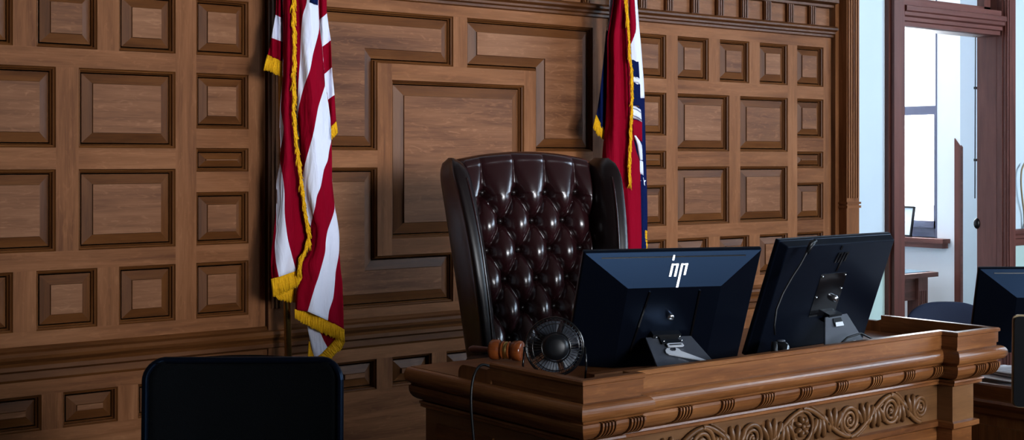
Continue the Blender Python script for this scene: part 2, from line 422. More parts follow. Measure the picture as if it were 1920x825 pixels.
holes_frame('panel_frame', 2.63, 4.41, 0, 0, st, rl)
# dark square strips between the bays
for a, b in ((2.555, 2.625), (4.42, 4.49)):
    m = MB(); m.box(a, b, FY - .018, FY + .05, z_(-1.4), z_(.705), 2)
    for k in range(3): m.box(a + .012 + k * .018, a + .022 + k * .018, FY - .024, FY - .018, z_(-.60), z_(.66), 2)
    m.build('reeded_strip', M['oak_trim'], wall_back, bevel=.003)
# dado under the moulding: small panels in a row
DZ = (-.982, -.852)
x = -.56; dst = []; drl = [(-.69, 6.105, -.852, -.735), (-.69, 6.105, -1.10, -.982)]
pan = []
while x < 6.0:
    pan.append((x, x + .208)); x += .208 + .078
px_ = -.69
for a, b in pan:
    dst.append((px_, a, DZ[0], DZ[1])); px_ = b
    raised_panel(rect(a, b, *DZ), .034)
dst.append((px_, 6.105, DZ[0], DZ[1]))
holes_frame('dado_frame', 0, 0, 0, 0, dst, drl)
m = MB(); m.box(-.69, 6.105, FY, FY + .05, .02, z_(-1.10), 0); m.build('dado_board', M['oak'], wall_back)
m = MB(); m.sweep([(-.69, FY), (6.105, FY)], [(0, .02), (.03, .02), (.03, .20), (.018, .225), (0, .23)]); structure(m.build('baseboard_back', M['oak_trim'], bevel=.003))
# dado moulding
m = MB()
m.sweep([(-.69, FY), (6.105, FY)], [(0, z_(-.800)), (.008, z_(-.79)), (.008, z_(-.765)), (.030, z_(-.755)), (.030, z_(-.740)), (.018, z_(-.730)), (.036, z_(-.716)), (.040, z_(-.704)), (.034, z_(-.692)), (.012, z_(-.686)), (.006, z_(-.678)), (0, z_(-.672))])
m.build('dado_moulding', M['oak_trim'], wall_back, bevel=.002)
# cornice, frieze of small tiles between reeded blocks
m = MB()
m.sweep([(-.69, FY), (6.115, FY)], [(0, z_(.690)), (.012, z_(.695)), (.012, z_(.706)), (.026, z_(.712)), (.026, z_(.722)), (.045, z_(.732)), (.045, z_(.742)), (.038, z_(.750)), (.012, z_(.757)), (0, z_(.757))])
m.build('cornice', M['oak_trim'], wall_back, bevel=.002)
m = MB(); m.box(-.69, 6.105, FY + .012, FY + .05, z_(.705), z_(.90), 0); m.build('frieze_board', M['oak_field'], wall_back)
m = MB(); m.sweep([(-.69, FY), (6.115, FY)], [(0, z_(.858)), (.014, z_(.862)), (.014, z_(.875)), (.05, z_(.885)), (.05, z_(.91)), (.09, z_(.93)), (.09, z_(1.0)), (0, z_(1.0))])
m.build('upper_cornice', M['oak_trim'], wall_back, bevel=.002)
k = 0
for i in range(36):
    xc = 5.938 - .1855 * i
    if xc < -.6: break
    m = MB()
    m.box(xc - .026, xc + .026, FY - .006, FY + .012, z_(.757), z_(.860), 2)
    for q in range(3): m.box(xc - .021 + q * .0165, xc - .012 + q * .0165, FY - .013, FY - .006, z_(.760), z_(.858), 2)
    m.build('reeded_block', M['oak_trim'], wall_back, bevel=.0015)
m = MB(); m.box(-3, 6.2, FY, FY + .05, z_(1.0), 3.6, 0); m.build('upper_boarding', M['oak'], wall_back)
# fluted end pilaster
m = MB()
for (x0, x1) in ((6.12, 6.155), ): m.box(x0, x1, FY - .02, FY + .03, 0, z_(1.2), 2)
px0, px1 = 6.150, 6.262
m.box(px0, px1, FY - .075, FY + .03, z_(-.235), z_(1.2), 2)
for q in range(5): m.box(px0 + .008 + q * .0205, px0 + .020 + q * .0205, FY - .083, FY - .075, z_(-.215), z_(1.2), 2)
m.box(px0 - .006, px1 + .006, FY - .084, FY + .03, z_(-.250), z_(-.238), 0); m.box(px0 - .006, px1 + .006, FY - .084, FY + .03, z_(-.272), z_(-.258), 0)
m.box(px0, px1, FY - .075, FY + .03, 0, z_(-.235), 2)
m.build('fluted_pilaster', M['oak'], wall_back, bevel=.002)

# ------------------------------------------------------------------ room beyond the doorway
XW = 9.2
m = MB(); m.box(5.4, 5.5, WY + .16, 10.2, 0, 4.4, 1); structure(m.build('wall_inner_left', M['white']))
m = MB(); m.box(5.5, 9.7, 10.0, 10.2, 0, 4.4, 0); structure(m.build('wall_inner_back', M['white']))
wy0, wy1, wz0, wz1 = 6.335, 7.65, z_(-.62), z_(1.75)
m = MB()
m.box(XW, XW + .35, 6.126, wy0, 0, 4.4, 2); m.box(XW, XW + .35, wy1, 10.0, 0, 4.4, 2)
m.box(XW, XW + .35, wy0, wy1, 0, wz0, 1); m.box(XW, XW + .35, wy0, wy1, wz1, 4.4, 1)
m.box(XW + .35, 9.7, 6.126, 6.3, 0, 4.4, 2); m.box(9.5, 9.7, WY + .16, 6.126, 0, 4.4, 1)
structure(m.build('wall_inner_right', M['white']))
m = MB()
x0, x1 = XW + .10, XW + .16
m.box(x0, x1, wy0, wy0 + .03, wz0, wz1); m.box(x0, x1, wy1 - .03, wy1, wz0, wz1)
m.box(x0, x1, wy0, wy1, wz0, wz0 + .075); m.box(x0, x1, wy0, wy1, wz1 - .05, wz1)
m.box(x0 - .02, x1, wy0 + .03, wy1 - .03, z_(.365), z_(.435))
m.box(x0 - .02, x0 + .02, wy0 + .03, wy0 + .085, wz0 + .075, z_(.365)); m.box(x0 - .02, x0 + .02, wy1 - .085, wy1 - .03, wz0 + .075, z_(.365))
m.box(x0 - .02, x0 + .02, wy0 + .03, wy1 - .03, wz0 + .075, wz0 + .13)
m.box(x0 + .01, x0 + .04, wy0 + .03, wy0 + .05, z_(.435), wz1 - .05); m.box(XW - .004, x0, wy0, wy0 + .012, wz0, wz1)
w4 = structure(m.build('window_4', M['sash'], bevel=.003))
m = MB(); m.box(x0 + .03, x0 + .034, wy0 + .03, wy1 - .03, wz0 + .1, wz1 - .05); m.build('pane', M['glass'], w4)
m = MB(); m.box(XW - .10, XW + .10, wy0 - .12, wy1 + .1, wz0 - .035, wz0, 1); m.box(XW - .075, XW, wy0 - .10, wy1 + .08, wz0 - .075, wz0 - .035, 1)
m.build('window_sill', M['mahogany'], w4, bevel=.006)
m = MB(); m.prism([(-.05, 0), (.006, 0), (.006, z_(.10)), (-.05, z_(.17))], lambda a, b, d: (XW + d, 6.126 - a - .006, b), -.012, .02)
structure(m.build('trim_3', M['mahogany']))
# ================================================================== THINGS
# ------------------------------------------------------------------ judge's bench
BX0, BX1, BY = 2.276, 4.122, 2.625
bench = thing('judge_bench', "long carved oak judge's bench with raised lip, reeded frieze and scroll carving below", 'desk', (3.2, 3.0, 0))
JX0, JX1 = 2.490, 3.885
CY, RY = BY + .032, BY - .028
path_full = [(BX0, 3.43), (BX0, BY), (JX0, BY), (JX0, CY), (JX1, CY), (JX1, RY), (BX1, RY), (BX1, 3.43)]
path_lip = [(BX0, 3.02), (BX0, BY), (JX0, BY), (JX0, CY), (JX1, CY), (JX1, RY), (BX1, RY), (BX1, 3.06)]
T = .024
m = MB()
m.sweep(path_lip, [(-T, z_(-.63)), (-.004, z_(-.63)), (-.004, z_(-.620)), (.0, z_(-.6195)), (.0, z_(-.585)), (.005, z_(-.582)), (.005, z_(-.574)), (.001, z_(-.570)), (-T, z_(-.570)), (-T, z_(-.63))])
m.build('raised_lip', M['desk'], bench, world=True, bevel=.002)
# scrolled ends of the lip
for X in (BX0, BX1 - T):
    m = MB()
    ys = 3.02 if X < 3 else 3.06
    ol = [(ys, -.63), (ys, -.585)] + [(ys + .02 + .0 * k, -.592) for k in (0,)] + [(ys + .13 + .028 * sin(a), -.62 + .028 * cos(a)) for a in [radians(d) for d in range(0, 91, 15)]] + [(ys + .158, -.63)]
    m.prism([(a, z_(b)) for a, b in ol], lambda a, b, d, X=X: (X + d, a, b), 0, T)
    m.build('lip_scroll_end', M['desk'], bench, world=True, bevel=.002)
m = MB(); m.box(BX0 + .004, BX1 - .004, CY + .004, 3.43, z_(-.665), z_(-.630), 0)
m.box(BX0 + .004, JX0 - .003, BY + .004, CY + .02, z_(-.665), z_(-.630), 0); m.box(JX1 + .003, BX1 - .004, RY + .004, CY + .02, z_(-.665), z_(-.630), 0)
m.build('worktop', M['desk'], bench, world=True)
m = MB()
bead = [(0, z_(-.6305))] + [(.004 + .019 * sin(a), z_(-.654 + .0225 * cos(a))) for a in [radians(d) for d in range(10, 171, 16)]] + [(.002, z_(-.678)), (-.002, z_(-.684)), (-.01, z_(-.686))]
m.sweep(path_full, bead, smooth=True)
m.build('bead_moulding', M['desk'], bench, world=True)
CUSH = [(-.004, -.684), (.005, -.686), (.006, -.694), (.004, -.704), (-.001, -.713), (-.010, -.722), (-.024, -.730), (-.050, -.737)]
m = MB(); m.sweep(path_full, [(a, z_(b)) for a, b in CUSH], smooth=True)
m.build('cushion_frieze', M['desk'], bench, world=True)
def reeding(X, yf):
    mb = MB()
    for q in range(5):
        a = X - .026 + q * .0115
        for k in range(len(CUSH) - 1):
            (o1, z1), (o2, z2) = CUSH[k], CUSH[k + 1]
            A = [(a, yf - o1 - .007, z_(z1)), (a, yf - o2 - .007, z_(z2)), (a + .0054, yf - o2 - .007, z_(z2)), (a + .0054, yf - o1 - .007, z_(z1))]
            B = [(p[0], p[1] + .010, p[2]) for p in A]
            mb.face(A, 2, 0); mb.face([A[0], B[0], B[1], A[1]], 2, 0); mb.face([A[3], A[2], B[2], B[3]], 2, 0)
    # near-black backing: groove shade painted as colour
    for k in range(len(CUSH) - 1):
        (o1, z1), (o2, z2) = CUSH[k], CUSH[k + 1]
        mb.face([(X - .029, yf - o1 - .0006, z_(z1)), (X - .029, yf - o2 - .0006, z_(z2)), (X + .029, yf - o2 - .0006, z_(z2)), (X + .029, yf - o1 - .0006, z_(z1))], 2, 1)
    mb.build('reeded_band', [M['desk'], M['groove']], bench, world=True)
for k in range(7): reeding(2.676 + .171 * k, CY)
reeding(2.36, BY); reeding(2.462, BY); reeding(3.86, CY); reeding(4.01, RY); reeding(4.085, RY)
# ledge, carved frieze ground, lower rail
m = MB()
m.sweep(path_full, [(-.05, z_(-.737)), (-.034, z_(-.738)), (-.032, z_(-.744)), (-.038, z_(-.748)), (-.038, z_(-.756)), (-.046, z_(-.760)), (-.058, z_(-.762))])
m.build('ledge_moulding', M['desk'], bench, world=True)
m = MB(); m.sweep(path_full, [(-.058, z_(-.760)), (-.058, z_(-.884))]); m.build('frieze_ground', M['carved'], bench, world=True)
m = MB(); m.sweep(path_full, [(-.058, z_(-.880)), (-.044, z_(-.884)), (-.044, z_(-.90)), (-.056, z_(-.906)), (-.062, z_(-.91))]); m.build('lower_moulding', M['desk'], bench, world=True)
m = MB()
m.sweep(path_full, [(-.062, z_(-.90)), (-.062, 0)])
m.sweep(path_full, [(-.03, 0), (-.03, .16), (-.05, .18), (-.062, .18)])
m.build('body', M['desk'], bench, world=True)
for a, b in ((2.58, 2.98), (3.03, 3.40), (3.45, 3.83)):
    mb = MB(); yb = CY + .062
    R = [(0, 0), (.012, -.012), (.02, -.004), (.06, -.016)]
    for k in range(3):
        d1, y1 = R[k]; d2, y2 = R[k + 1]
        A = [(a + d1, z_(-1.35) + d1), (b - d1, z_(-1.35) + d1), (b - d1, z_(-.935) - d1), (a + d1, z_(-.935) - d1)]
        B = [(a + d2, z_(-1.35) + d2), (b - d2, z_(-1.35) + d2), (b - d2, z_(-.935) - d2), (a + d2, z_(-.935) - d2)]
        for i in range(4):
            j = (i + 1) % 4
            mb.face([(A[i][0], yb + y1, A[i][1]), (A[j][0], yb + y1, A[j][1]), (B[j][0], yb + y2, B[j][1]), (B[i][0], yb + y2, B[i][1])], 0 if i % 2 == 0 else 2)
    mb.face([(p[0], yb + R[3][1], p[1]) for p in B], 0)
    mb.build('front_panel', M['desk'], bench, world=True)
# side panel frame on the left end (dark)
for (y0, y1) in ((2.72, 3.02), (3.08, 3.36)):
    m = MB(); m.box(BX0 + .05, BX0 + .063, y0, y1, z_(-1.05), z_(-.80), 1); m.build('end_panel', M['desk'], bench, world=True, bevel=.006)
# carving: running scroll with fanned leaves and a rosette
cv = MB(); yc = CY + .053; zc = -.822
def arc_pts(x, z, r0, r1, a0, a1, n=40): return [(x + (r0 + (r1 - r0) * t / n) * cos(a0 + (a1 - a0) * t / n), yc - .003, z_(z + (r0 + (r1 - r0) * t / n) * sin(a0 + (a1 - a0) * t / n))) for t in range(n + 1)]
def leaf(x, z, ang, ln, w):
    R = Matrix.Rotation(-ang, 3, 'Y')
    cv.ball((x + cos(ang) * ln / 2, yc - .002, z_(z + sin(ang) * ln / 2)), ln / 2, .014, w, 10, 0, R)
spir = [2.575, 2.799, 3.011, 3.235, 3.464, 3.673, 3.835]
for k, x in enumerate(spir):
    up = k % 2 == 1
    rose = abs(x - 3.235) < .01
    r = .052 if rose else .049
    if k == 6: r = .040
    z0 = zc + (.004 if up else -.004)
    sgn = 1 if up else -1
    if rose:
        cv.tube(arc_pts(x, z0, r, r * .92, pi / 2, pi / 2 + 2 * pi), .006, 6)
        for q in range(7):
            a = 2 * pi * q / 7; leaf(x + .008 * cos(a), z0 + .008 * sin(a), a, .026, .0075)
        cv.ball((x, yc - .008, z_(z0)), .008, .008, .008, 10)
    else:
        cv.tube(arc_pts(x, z0, r, .007, sgn * pi / 2, sgn * (pi / 2) - 5.2 * pi * 1.0, 70), [.0082 - .0035 * t / 70 for t in range(71)], 6)
        cv.ball((x, yc - .003, z_(z0)), .008, .008, .008, 10)
    # stem to the next scroll: an S from the top of this one under the next
    if k < 6:
        x2 = spir[k + 1]; r2 = .043
        pts = []
        za = z0 + sgn * (r + .003); zb = zc - sgn * (.049 + .003)
        for t in range(25):
            u = t / 24; e = u * u * (3 - 2 * u)
            pts.append((x + (x2 - x) * u, yc - .004, z_(za + (zb - za) * e)))
        cv.tube(pts, .0078, 6)
        pts2 = [(p[0] + .008, p[1] + .002, p[2] + sgn * .010) for p in pts[3:20]]
        cv.tube(pts2, .0036, 6)
        xm = (x + x2) / 2
        for side in (1, -1):
            bx = xm + (.028 if side * sgn > 0 else -.028); bz = zc - side * .012
            for q in range(4):
                a = side * pi / 2 - (q - 1.5) * .34 * side
                leaf(bx + (q - 1.5) * .010, bz - side * .012, a, .074 - .006 * abs(q - 1.5), .0085)
cv.build('carved_scrollwork', M['carved'], bench, world=True)

# ------------------------------------------------------------------ computer monitors
def monitor(name, label, TL, yaw, tilt, w, h, ins, insv, dep, style):
    r = Vector((cos(yaw), sin(yaw), 0)); nh = Vector((sin(yaw), -cos(yaw), 0))
    N = nh * cos(tilt) + Vector((0, 0, -sin(tilt))); N = Vector((nh.x * cos(tilt), nh.y * cos(tilt), 0)) + Vector((0, 0, sin(tilt)))
    Dn = -nh * sin(tilt) + Vector((0, 0, -cos(tilt)))
    # N must be perpendicular to Dn
    N = r.cross(Dn); 
    if N.dot(nh) < 0: N = -N
    O = Vector(TL)
    base = O + r * (w / 2) + Dn * h
    mon = thing(name, label, 'monitor', (base.x, base.y, base.z))
    P = lambda u, v, d: O + r * u + Dn * v + N * d
    mb = MB()
    e = .004
    rim = [(0, 0), (w, 0), (w, h), (0, h)]
    rings = [(0, -.014, 0, 0), (0, 0, 0, 0), (e, .004, e, e)]
    loops = []
    for (d_u, dd, t0, b0) in rings: loops.append([P(d_u, t0, dd), P(w - d_u, t0, dd), P(w - d_u, h - b0, dd), P(d_u, h - b0, dd)])
    loops.append([P(ins, insv, dep), P(w - ins, insv, dep), P(w - ins, h - .02, dep), P(ins, h - .02, dep)])
    for k in range(len(loops) - 1):
        for i in range(4):
            j = (i + 1) % 4; mb.face([loops[k][i], loops[k][j], loops[k + 1][j], loops[k + 1][i]])
    mb.face(loops[-1]); mb.face(loops[0][::-1])
    mb.build('housing', M['housing'], mon, world=True, weld=True, bevel=.003)
    s = MB(); s.face([P(.006, .006, -.0145), P(.006, h - .02, -.0145), P(w - .006, h - .02, -.0145), P(w - .006, .006, -.0145)])
    s.build('screen', M['screen'], mon, world=True)
    return mon, P, r, Dn, N
def slab(P, pts, d0, d1, mb): mb.prism(pts, lambda a, b, d: P(a, b, d), d0, d1)
def logo(mon, P, u, v, dplane, mat, sc=1.0):
    # four slanted strokes
    mb = MB()
    def stroke(u0, v0, v1, wd=.0062, sl=-.28):
        q = [(u0, v0), (u0 + wd, v0), (u0 + wd + (v1 - v0) * sl, v1), (u0 + (v1 - v0) * sl, v1)]
        A = [P(u + a * sc, v + b * sc, dplane(v + b * sc) + .0004) for a, b in q]; B = [P(u + a * sc, v + b * sc, dplane(v + b * sc) + .0035) for a, b in q]
        mb.face(B)
        for i in range(4):
            j = (i + 1) % 4; mb.face([A[i], A[j], B[j], B[i]])
    stroke(-.006, -.034, -.022, .0055); stroke(-.0105, -.014, .016); stroke(.0035, -.014, .016); stroke(.0165, -.014, .042); stroke(.030, -.014, .013)
    # joining arches of the letters
    for a in (-.0105, .0165):
        q = [(a, -.014), (a + .020, -.014), (a + .0195, -.0105), (a - .0005, -.0105)]
        A = [P(u + x * sc, v + y * sc, dplane(v + y * sc) + .0033) for x, y in q]; mb.face(A)
    mb.build('logo', mat, mon, world=True)
def spanner(mon, pf, sc=1.0):
    # flat white open-ended cut-out plate: pf(a,b,d)
    ol = [(0, .012), (.006, .020), (.014, .022), (.012, .014), (.018, .008), (.026, .010), (.028, .018), (.034, .012), (.036, .002), (.064, -.030), (.080, -.046), (.070, -.046), (.030, -.022), (.016, -.006), (.006, -.002), (0, .004)]
    return ol
def leg_plate(mon, top, bot, nrm, name='stand'):
    mb = MB(); q = [top[0], top[1], bot[1], bot[0]]
    q = [Vector(p) for p in q]; n = Vector(nrm) * .008
    mb.face([p + n * 0 for p in q]); mb.face([p - n for p in q][::-1])
    for i in range(4):
        j = (i + 1) % 4; mb.face([q[i], q[i] - n, q[j] - n, q[j]])
    o = mb.build(name, M['grey_plate'], mon, world=True, weld=True, bevel=.002)
    return q
SPAN = [(.02, .30), (.10, .40), (.20, .40), (.15, .30), (.20, .22), (.30, .22), (.36, .30), (.37, .40), (.45, .33), (.47, .20), (.86, -.26), (1.0, -.44), (.84, -.42), (.36, -.12), (.20, -.02), (.06, .05), (0, .16)]

WT = z_(-.630)
# monitor 1
mon, P, r, Dn, N = monitor('computer_monitor', 'black desktop monitor seen from behind with bright chrome logo, left one on the bench', (2.571, 2.963, z_(-.267)), radians(-22.2), radians(26), .57, .398, .136, .098, .052, 0)
fd = lambda v: .004 + (.052 - .004) * (v - .004) / (.098 - .004)
m = MB(); m.prism([(.055, .0155), (.515, .0155), (.515, .0185), (.055, .0185)], lambda a, b, d: P(a, b, fd(b) + d), 0, .0012); m.build('vent_slot', M['black_gloss'], mon, world=True)
logo(mon, P, .286, .050, fd, M['logo'], 1.12)
m = MB(); c = P(.285, .196, .052); m.lathe([(0, .016), (.009, .016), (.011, .012), (.011, 0)], c, N, 16); m.build('lock', M['chrome'], mon, world=True)
for a in (.205, .365):
    m = MB(); m.prism([(a, .11), (a + .005, .11), (a - .03 + .005, .33), (a - .03, .33)] if a < .28 else [(a, .11), (a + .005, .11), (a + .005, .33), (a, .33)], lambda x, y, d: P(x, y, .052 + d), 0, .004); m.build('housing_rib', M['black_gloss'], mon, world=True)
m = MB(); m.prism([(.235, .25), (.325, .25), (.325, .285), (.235, .285)], lambda x, y, d: P(x, y, .052 + d), 0, .022); m.build('hinge_block', M['black'], mon, world=True, bevel=.002)
t0, t1 = P(.214, .262, .066), P(.362, .262, .066)
b0 = Vector((2.672, 2.735, WT)); b1 = Vector((2.905, 2.712, WT))
nrm = (t1 - t0).cross(b0 - t0).normalized(); nrm = nrm if nrm.y < 0 else -nrm
Q = leg_plate(mon, (t0, t1), (b0, b1), nrm)
def on_plate(Q, nrm):
    def f(a, b, d):   # a 0..1 across, b 0..1 down
        top = Q[0].lerp(Q[1], a); bot = Q[3].lerp(Q[2], a); return top.lerp(bot, b) + Vector(nrm) * d
    return f
pf = on_plate(Q, nrm)
m = MB(); m.prism([(.28, .02), (.66, .02), (.66, .18), (.28, .18)], pf, 0, .004); m.build('clip', M['black'], mon, world=True, bevel=.001)
m = MB(); m.prism([(.36, .20), (.40, .185), (.64, .185), (.68, .20), (.68, .25), (.64, .265), (.40, .265), (.36, .25)], pf, .0005, .004); m.build('latch', M['logo'], mon, world=True, bevel=.001)
m = MB(); m.prism([(.40, .215), (.64, .215), (.64, .235), (.40, .235)], pf, .004, .0048); m.build('latch_slot', M['black'], mon, world=True)
for a, b in ((.22, .03), (.72, .03), (.33, .13), (.70, .13)):
    m = MB(); m.ball(pf(a, b, .003), .0035, n=10); m.build('screw', M['chrome'], mon, world=True)
m = MB(); m.prism([(.26 + a * .62, .45 - b * .40) for a, b in SPAN], pf, .0005, .003); m.build('spanner_tag', M['logo'], mon, world=True)
# monitor 2
mon, P, r, Dn, N = monitor('computer_monitor', 'black desktop monitor seen from behind with dull logo, right one on the bench', (3.228, 2.794, z_(-.249)), radians(2.8), radians(20), .61, .399, .016, .012, .030, 1)
fd2 = lambda v: .030
logo(mon, P, .305, .060, fd2, M['black_gloss'], 1.2)
m = MB(); m.prism([(.235, .118), (.375, .118), (.375, .27), (.235, .27)], lambda x, y, d: P(x, y, .030 + d), 0, .0015)
o_ = m.build('mount_recess', M['black_gloss'], mon, world=True)
for a, b in ((.243, .126), (.366, .126), (.243, .20), (.366, .175)):
    q = MB(); q.ball(P(a, b, .032), .004, n=10); q.build('screw', M['chrome'], mon, world=True)
m = MB(); m.lathe([(0, .018), (.009, .018), (.012, .012), (.012, 0)], P(.337, .207, .030), N, 16); m.build('lock', M['chrome'], mon, world=True)
m = MB(); m.prism([(.315, .258), (.385, .258), (.385, .29), (.315, .29)], lambda x, y, d: P(x, y, .030 + d), 0, .024); m.build('hinge_block', M['black'], mon, world=True, bevel=.002)
t0, t1 = P(.300, .266, .050), P(.418, .262, .050)
b0 = Vector((3.415, 2.765, WT)); b1 = Vector((3.650, 2.765, WT))
nrm = (t1 - t0).cross(b0 - t0).normalized(); nrm = nrm if nrm.y < 0 else -nrm
Q = leg_plate(mon, (t0, t1), (b0, b1), nrm); pf = on_plate(Q, nrm)
m = MB(); m.prism([(.30, .08), (.62, .08), (.62, .26), (.30, .26)], pf, 0, .004); m.build('clip', M['black'], mon, world=True, bevel=.001)
m = MB(); m.prism([(.33, .20), (.60, .20), (.60, .30), (.33, .30)], pf, .0045, .007); m.build('latch', M['logo'], mon, world=True, bevel=.001)
m = MB(); m.prism([(.28 + a * .55, .86 - b * .42) for a, b in [(1 - p, q) for p, q in SPAN]], pf, .0005, .003); m.build('spanner_tag', M['logo'], mon, world=True)
m = MB(); m.tube([pf(.05, .95, .02), pf(.3, .75, .05), pf(.6, .72, .06), pf(.9, .9, .05), pf(1.05, 1.0, .02)], .0035, 8); m.build('cable', M['black'], mon, world=True)

# ------------------------------------------------------------------ gooseneck microphone in front of monitor 2
g0 = at(1452, 640, 2.745)
mic = thing('gooseneck_microphone', 'thin black gooseneck microphone standing between the two bench monitors', 'microphone', (g0.x, 2.745, WT))
m = MB(); m.lathe([(0, 0), (.05, 0), (.05, .010), (.034, .030), (.014, .040), (.010, .050), (.009, .075), (0, .076)], (g0.x, 2.745, WT), (0, 0, 1), 24); m.build('base', M['black'], mic, world=True)
pp = [(1453, 628, 2.745), (1452, 610, 2.745), (1456, 580, 2.742), (1468, 550, 2.738), (1485, 520, 2.732), (1500, 497, 2.727), (1512, 475, 2.722), (1519, 460, 2.720)]
m = MB(); m.tube([at(*p) for p in pp], .0034, 8); m.build('gooseneck', M['black'], mic, world=True)
m = MB(); m.tube([at(1515, 468, 2.722), at(1521, 456, 2.720), at(1530, 452, 2.718)], [.006, .0075, .0065], 10)
m.tube([at(1513, 474, 2.722), at(1529, 450, 2.718)], .0065, 10); m.build('capsule', M['black'], mic, world=True)
ph = thing('speaker_phone', 'small black rounded speaker unit on the worktop under the right monitor', 'speaker', (3.245, 2.80, WT))
m = MB(); m.lathe([(0, 0), (.028, 0), (.030, .01), (.028, .05), (.018, .062), (0, .064)], (3.245, 2.80, WT), (0, 0, 1), 20); m.build('case', M['black_gloss'], ph, world=True)
m = MB(); m.lathe([(0, .064), (.014, .063), (.014, .067), (0, .068)], (3.245, 2.80, WT), (0, 0, 1), 16); m.build('dome', M['grey_plate'], ph, world=True)
m = MB(); m.box(2.47, 2.66, 2.80, 2.835, WT, WT + .035, 0)
tag(m.build('wooden_block', M['desk'], bevel=.004), 'low brown wooden block behind the left end of the lip', 'block')

# ------------------------------------------------------------------ desk fan
fc = Vector((2.405, 2.895, z_(-.5226)))
fan = thing('desk_fan', 'small black wire-caged desk fan at the left corner of the bench', 'fan', (fc.x, fc.y, WT))
ax = (Vector((0, 0, HC)) - fc); ax.z = 0; ax.normalize(); ax = (ax + Vector((.10, 0, .10))).normalized()
a_ = ax.cross(Vector((0, 0, 1))).normalized(); b_ = a_.cross(ax).normalized()
R_ = .081
m = MB()
def ringp(rad, dz, n=40): return [fc + ax * dz + (a_ * cos(2 * pi * k / n) + b_ * sin(2 * pi * k / n)) * rad for k in range(n + 1)]
for rad, dz, th in ((R_, 0, .003), (R_ * .97, .022, .0013), (R_ * .8, .040, .0012), (.040, .046, .002), (R_ * .97, -.02, .0013), (R_ * .6, -.036, .0012), (.02, -.04, .002)):
    m.tube(ringp(rad, dz), th, 6, caps=False)
for k in range(44):
    a = 2 * pi * k / 44; d = a_ * cos(a) + b_ * sin(a)
    m.tube([fc + d * .040 + ax * .046, fc + d * R_ * .8 + ax * .040, fc + d * R_ * .97 + ax * .022, fc + d * R_, fc + d * R_ * .97 - ax * .02, fc + d * R_ * .6 - ax * .036, fc + d * .02 - ax * .04], .0009, 4, caps=False)
m.build('cage', M['black_gloss'], fan, world=True)
m = MB(); m.lathe([(0, .060), (.020, .060), (.033, .054), (.037, .040), (.037, .012), (.030, .004), (0, .004)], fc, ax, 28); m.build('motor_housing', M['black'], fan, world=True)
for k in range(5):
    a0 = 2 * pi * k / 5
    def bl_(u, v, a0=a0):
        rr = .016 + v * .056; a = a0 + (u - .5) * (.75 + .35 * v); return fc + (a_ * cos(a) + b_ * sin(a)) * rr + ax * (-.012 + (u - .5) * .026)
    q = MB(); q.grid(bl_, 8, 6); q.build('blade', M['grey_plate'], fan, world=True, solid=.002)
m = MB()
m.tube([fc + a_ * (R_ + .004), fc + a_ * (R_ + .008) - Vector((0, 0, .05)), fc + a_ * (R_ + .004) - Vector((0, 0, .104))], .003, 8)
m.tube([fc - a_ * (R_ + .004), fc - a_ * (R_ + .008) - Vector((0, 0, .05)), fc - a_ * (R_ + .004) - Vector((0, 0, .104))], .003, 8)
m.tube([fc + a_ * (R_ + .004) - Vector((0, 0, .104)), fc - a_ * (R_ + .004) - Vector((0, 0, .104))], .0032, 8)
m.tube([fc + a_ * (R_ + .004) - Vector((0, 0, .104)), fc + a_ * (R_ - .01) - Vector((0, 0, .104)) - ax * .05, fc - a_ * (R_ - .01) - Vector((0, 0, .104)) - ax * .05, fc - a_ * (R_ + .004) - Vector((0, 0, .104))], .0032, 8)
m.build('stand', M['black_gloss'], fan, world=True)
m = MB()
cp = [(2.40, 2.955, z_(-.626)), (2.38, 3.02, z_(-.624)), (2.34, 3.06, z_(-.606)), (2.30, 3.075, z_(-.586)), (2.274, 3.075, z_(-.588)), (2.252, 3.07, z_(-.615)), (2.240, 3.065, z_(-.66)), (2.238, 3.06, z_(-.72)), (2.243, 3.055, z_(-.80)), (2.25, 3.05, z_(-.90)), (2.255, 3.05, z_(-1.2)), (2.2, 3.05, z_(-1.643)), (2.1, 3.0, .01)]
def smooth(pts, n=6):
    pts = [Vector(p) for p in pts]; out = []
    for i in range(len(pts) - 1):
        p0 = pts[max(i - 1, 0)]; p1 = pts[i]; p2 = pts[i + 1]; p3 = pts[min(i + 2, len(pts) - 1)]
        for k in range(n):
            t = k / n
            out.append(.5 * ((2 * p1) + (p2 - p0) * t + (2 * p0 - 5 * p1 + 4 * p2 - p3) * t * t + (3 * p1 - p0 - 3 * p2 + p3) * t ** 3))
    out.append(pts[-1]); return out
m.tube(smooth(cp), .0042, 8); tag(m.build('power_cord', M['black']), "black power cord hanging over the left side of the judge's bench", 'cord')

# ------------------------------------------------------------------ gavel
gx = Vector((2.575, 3.335, WT + .034))
gav = thing('gavel', 'varnished brown wooden gavel lying on its side beside the fan', 'gavel', (gx.x, gx.y, WT))
hd = Vector((cos(YAW), -sin(YAW), 0)); hd = (hd + Vector((-.25, -.30, 0))).normalized()
m = MB(); m.lathe([(0, -.054), (.026, -.054), (.031, -.050), (.0325, -.044), (.031, -.024), (.024, -.020), (.024, -.016), (.0285, -.012), (.0285, -.009), (.025, -.006), (.025, .006), (.0285, .009), (.0285, .012), (.024, .016), (.024, .020), (.031, .024), (.0325, .044), (.031, .050), (.026, .054), (0, .054)], gx, hd, 32)
m.build('head', M['gavel'], gav, world=True)
m = MB(); m.lathe([(.0255, -.0065), (.0275, -.004), (.0275, .004), (.0255, .0065)], gx, hd, 32); m.build('brass_band', M['brass'], gav, world=True)
hv = Vector((-hd.y, hd.x, 0));
if hv.y < 0: hv = -hv
hv = (hv * .55 - hd * .85).normalized(); hv.z = -.10; hv.normalize()
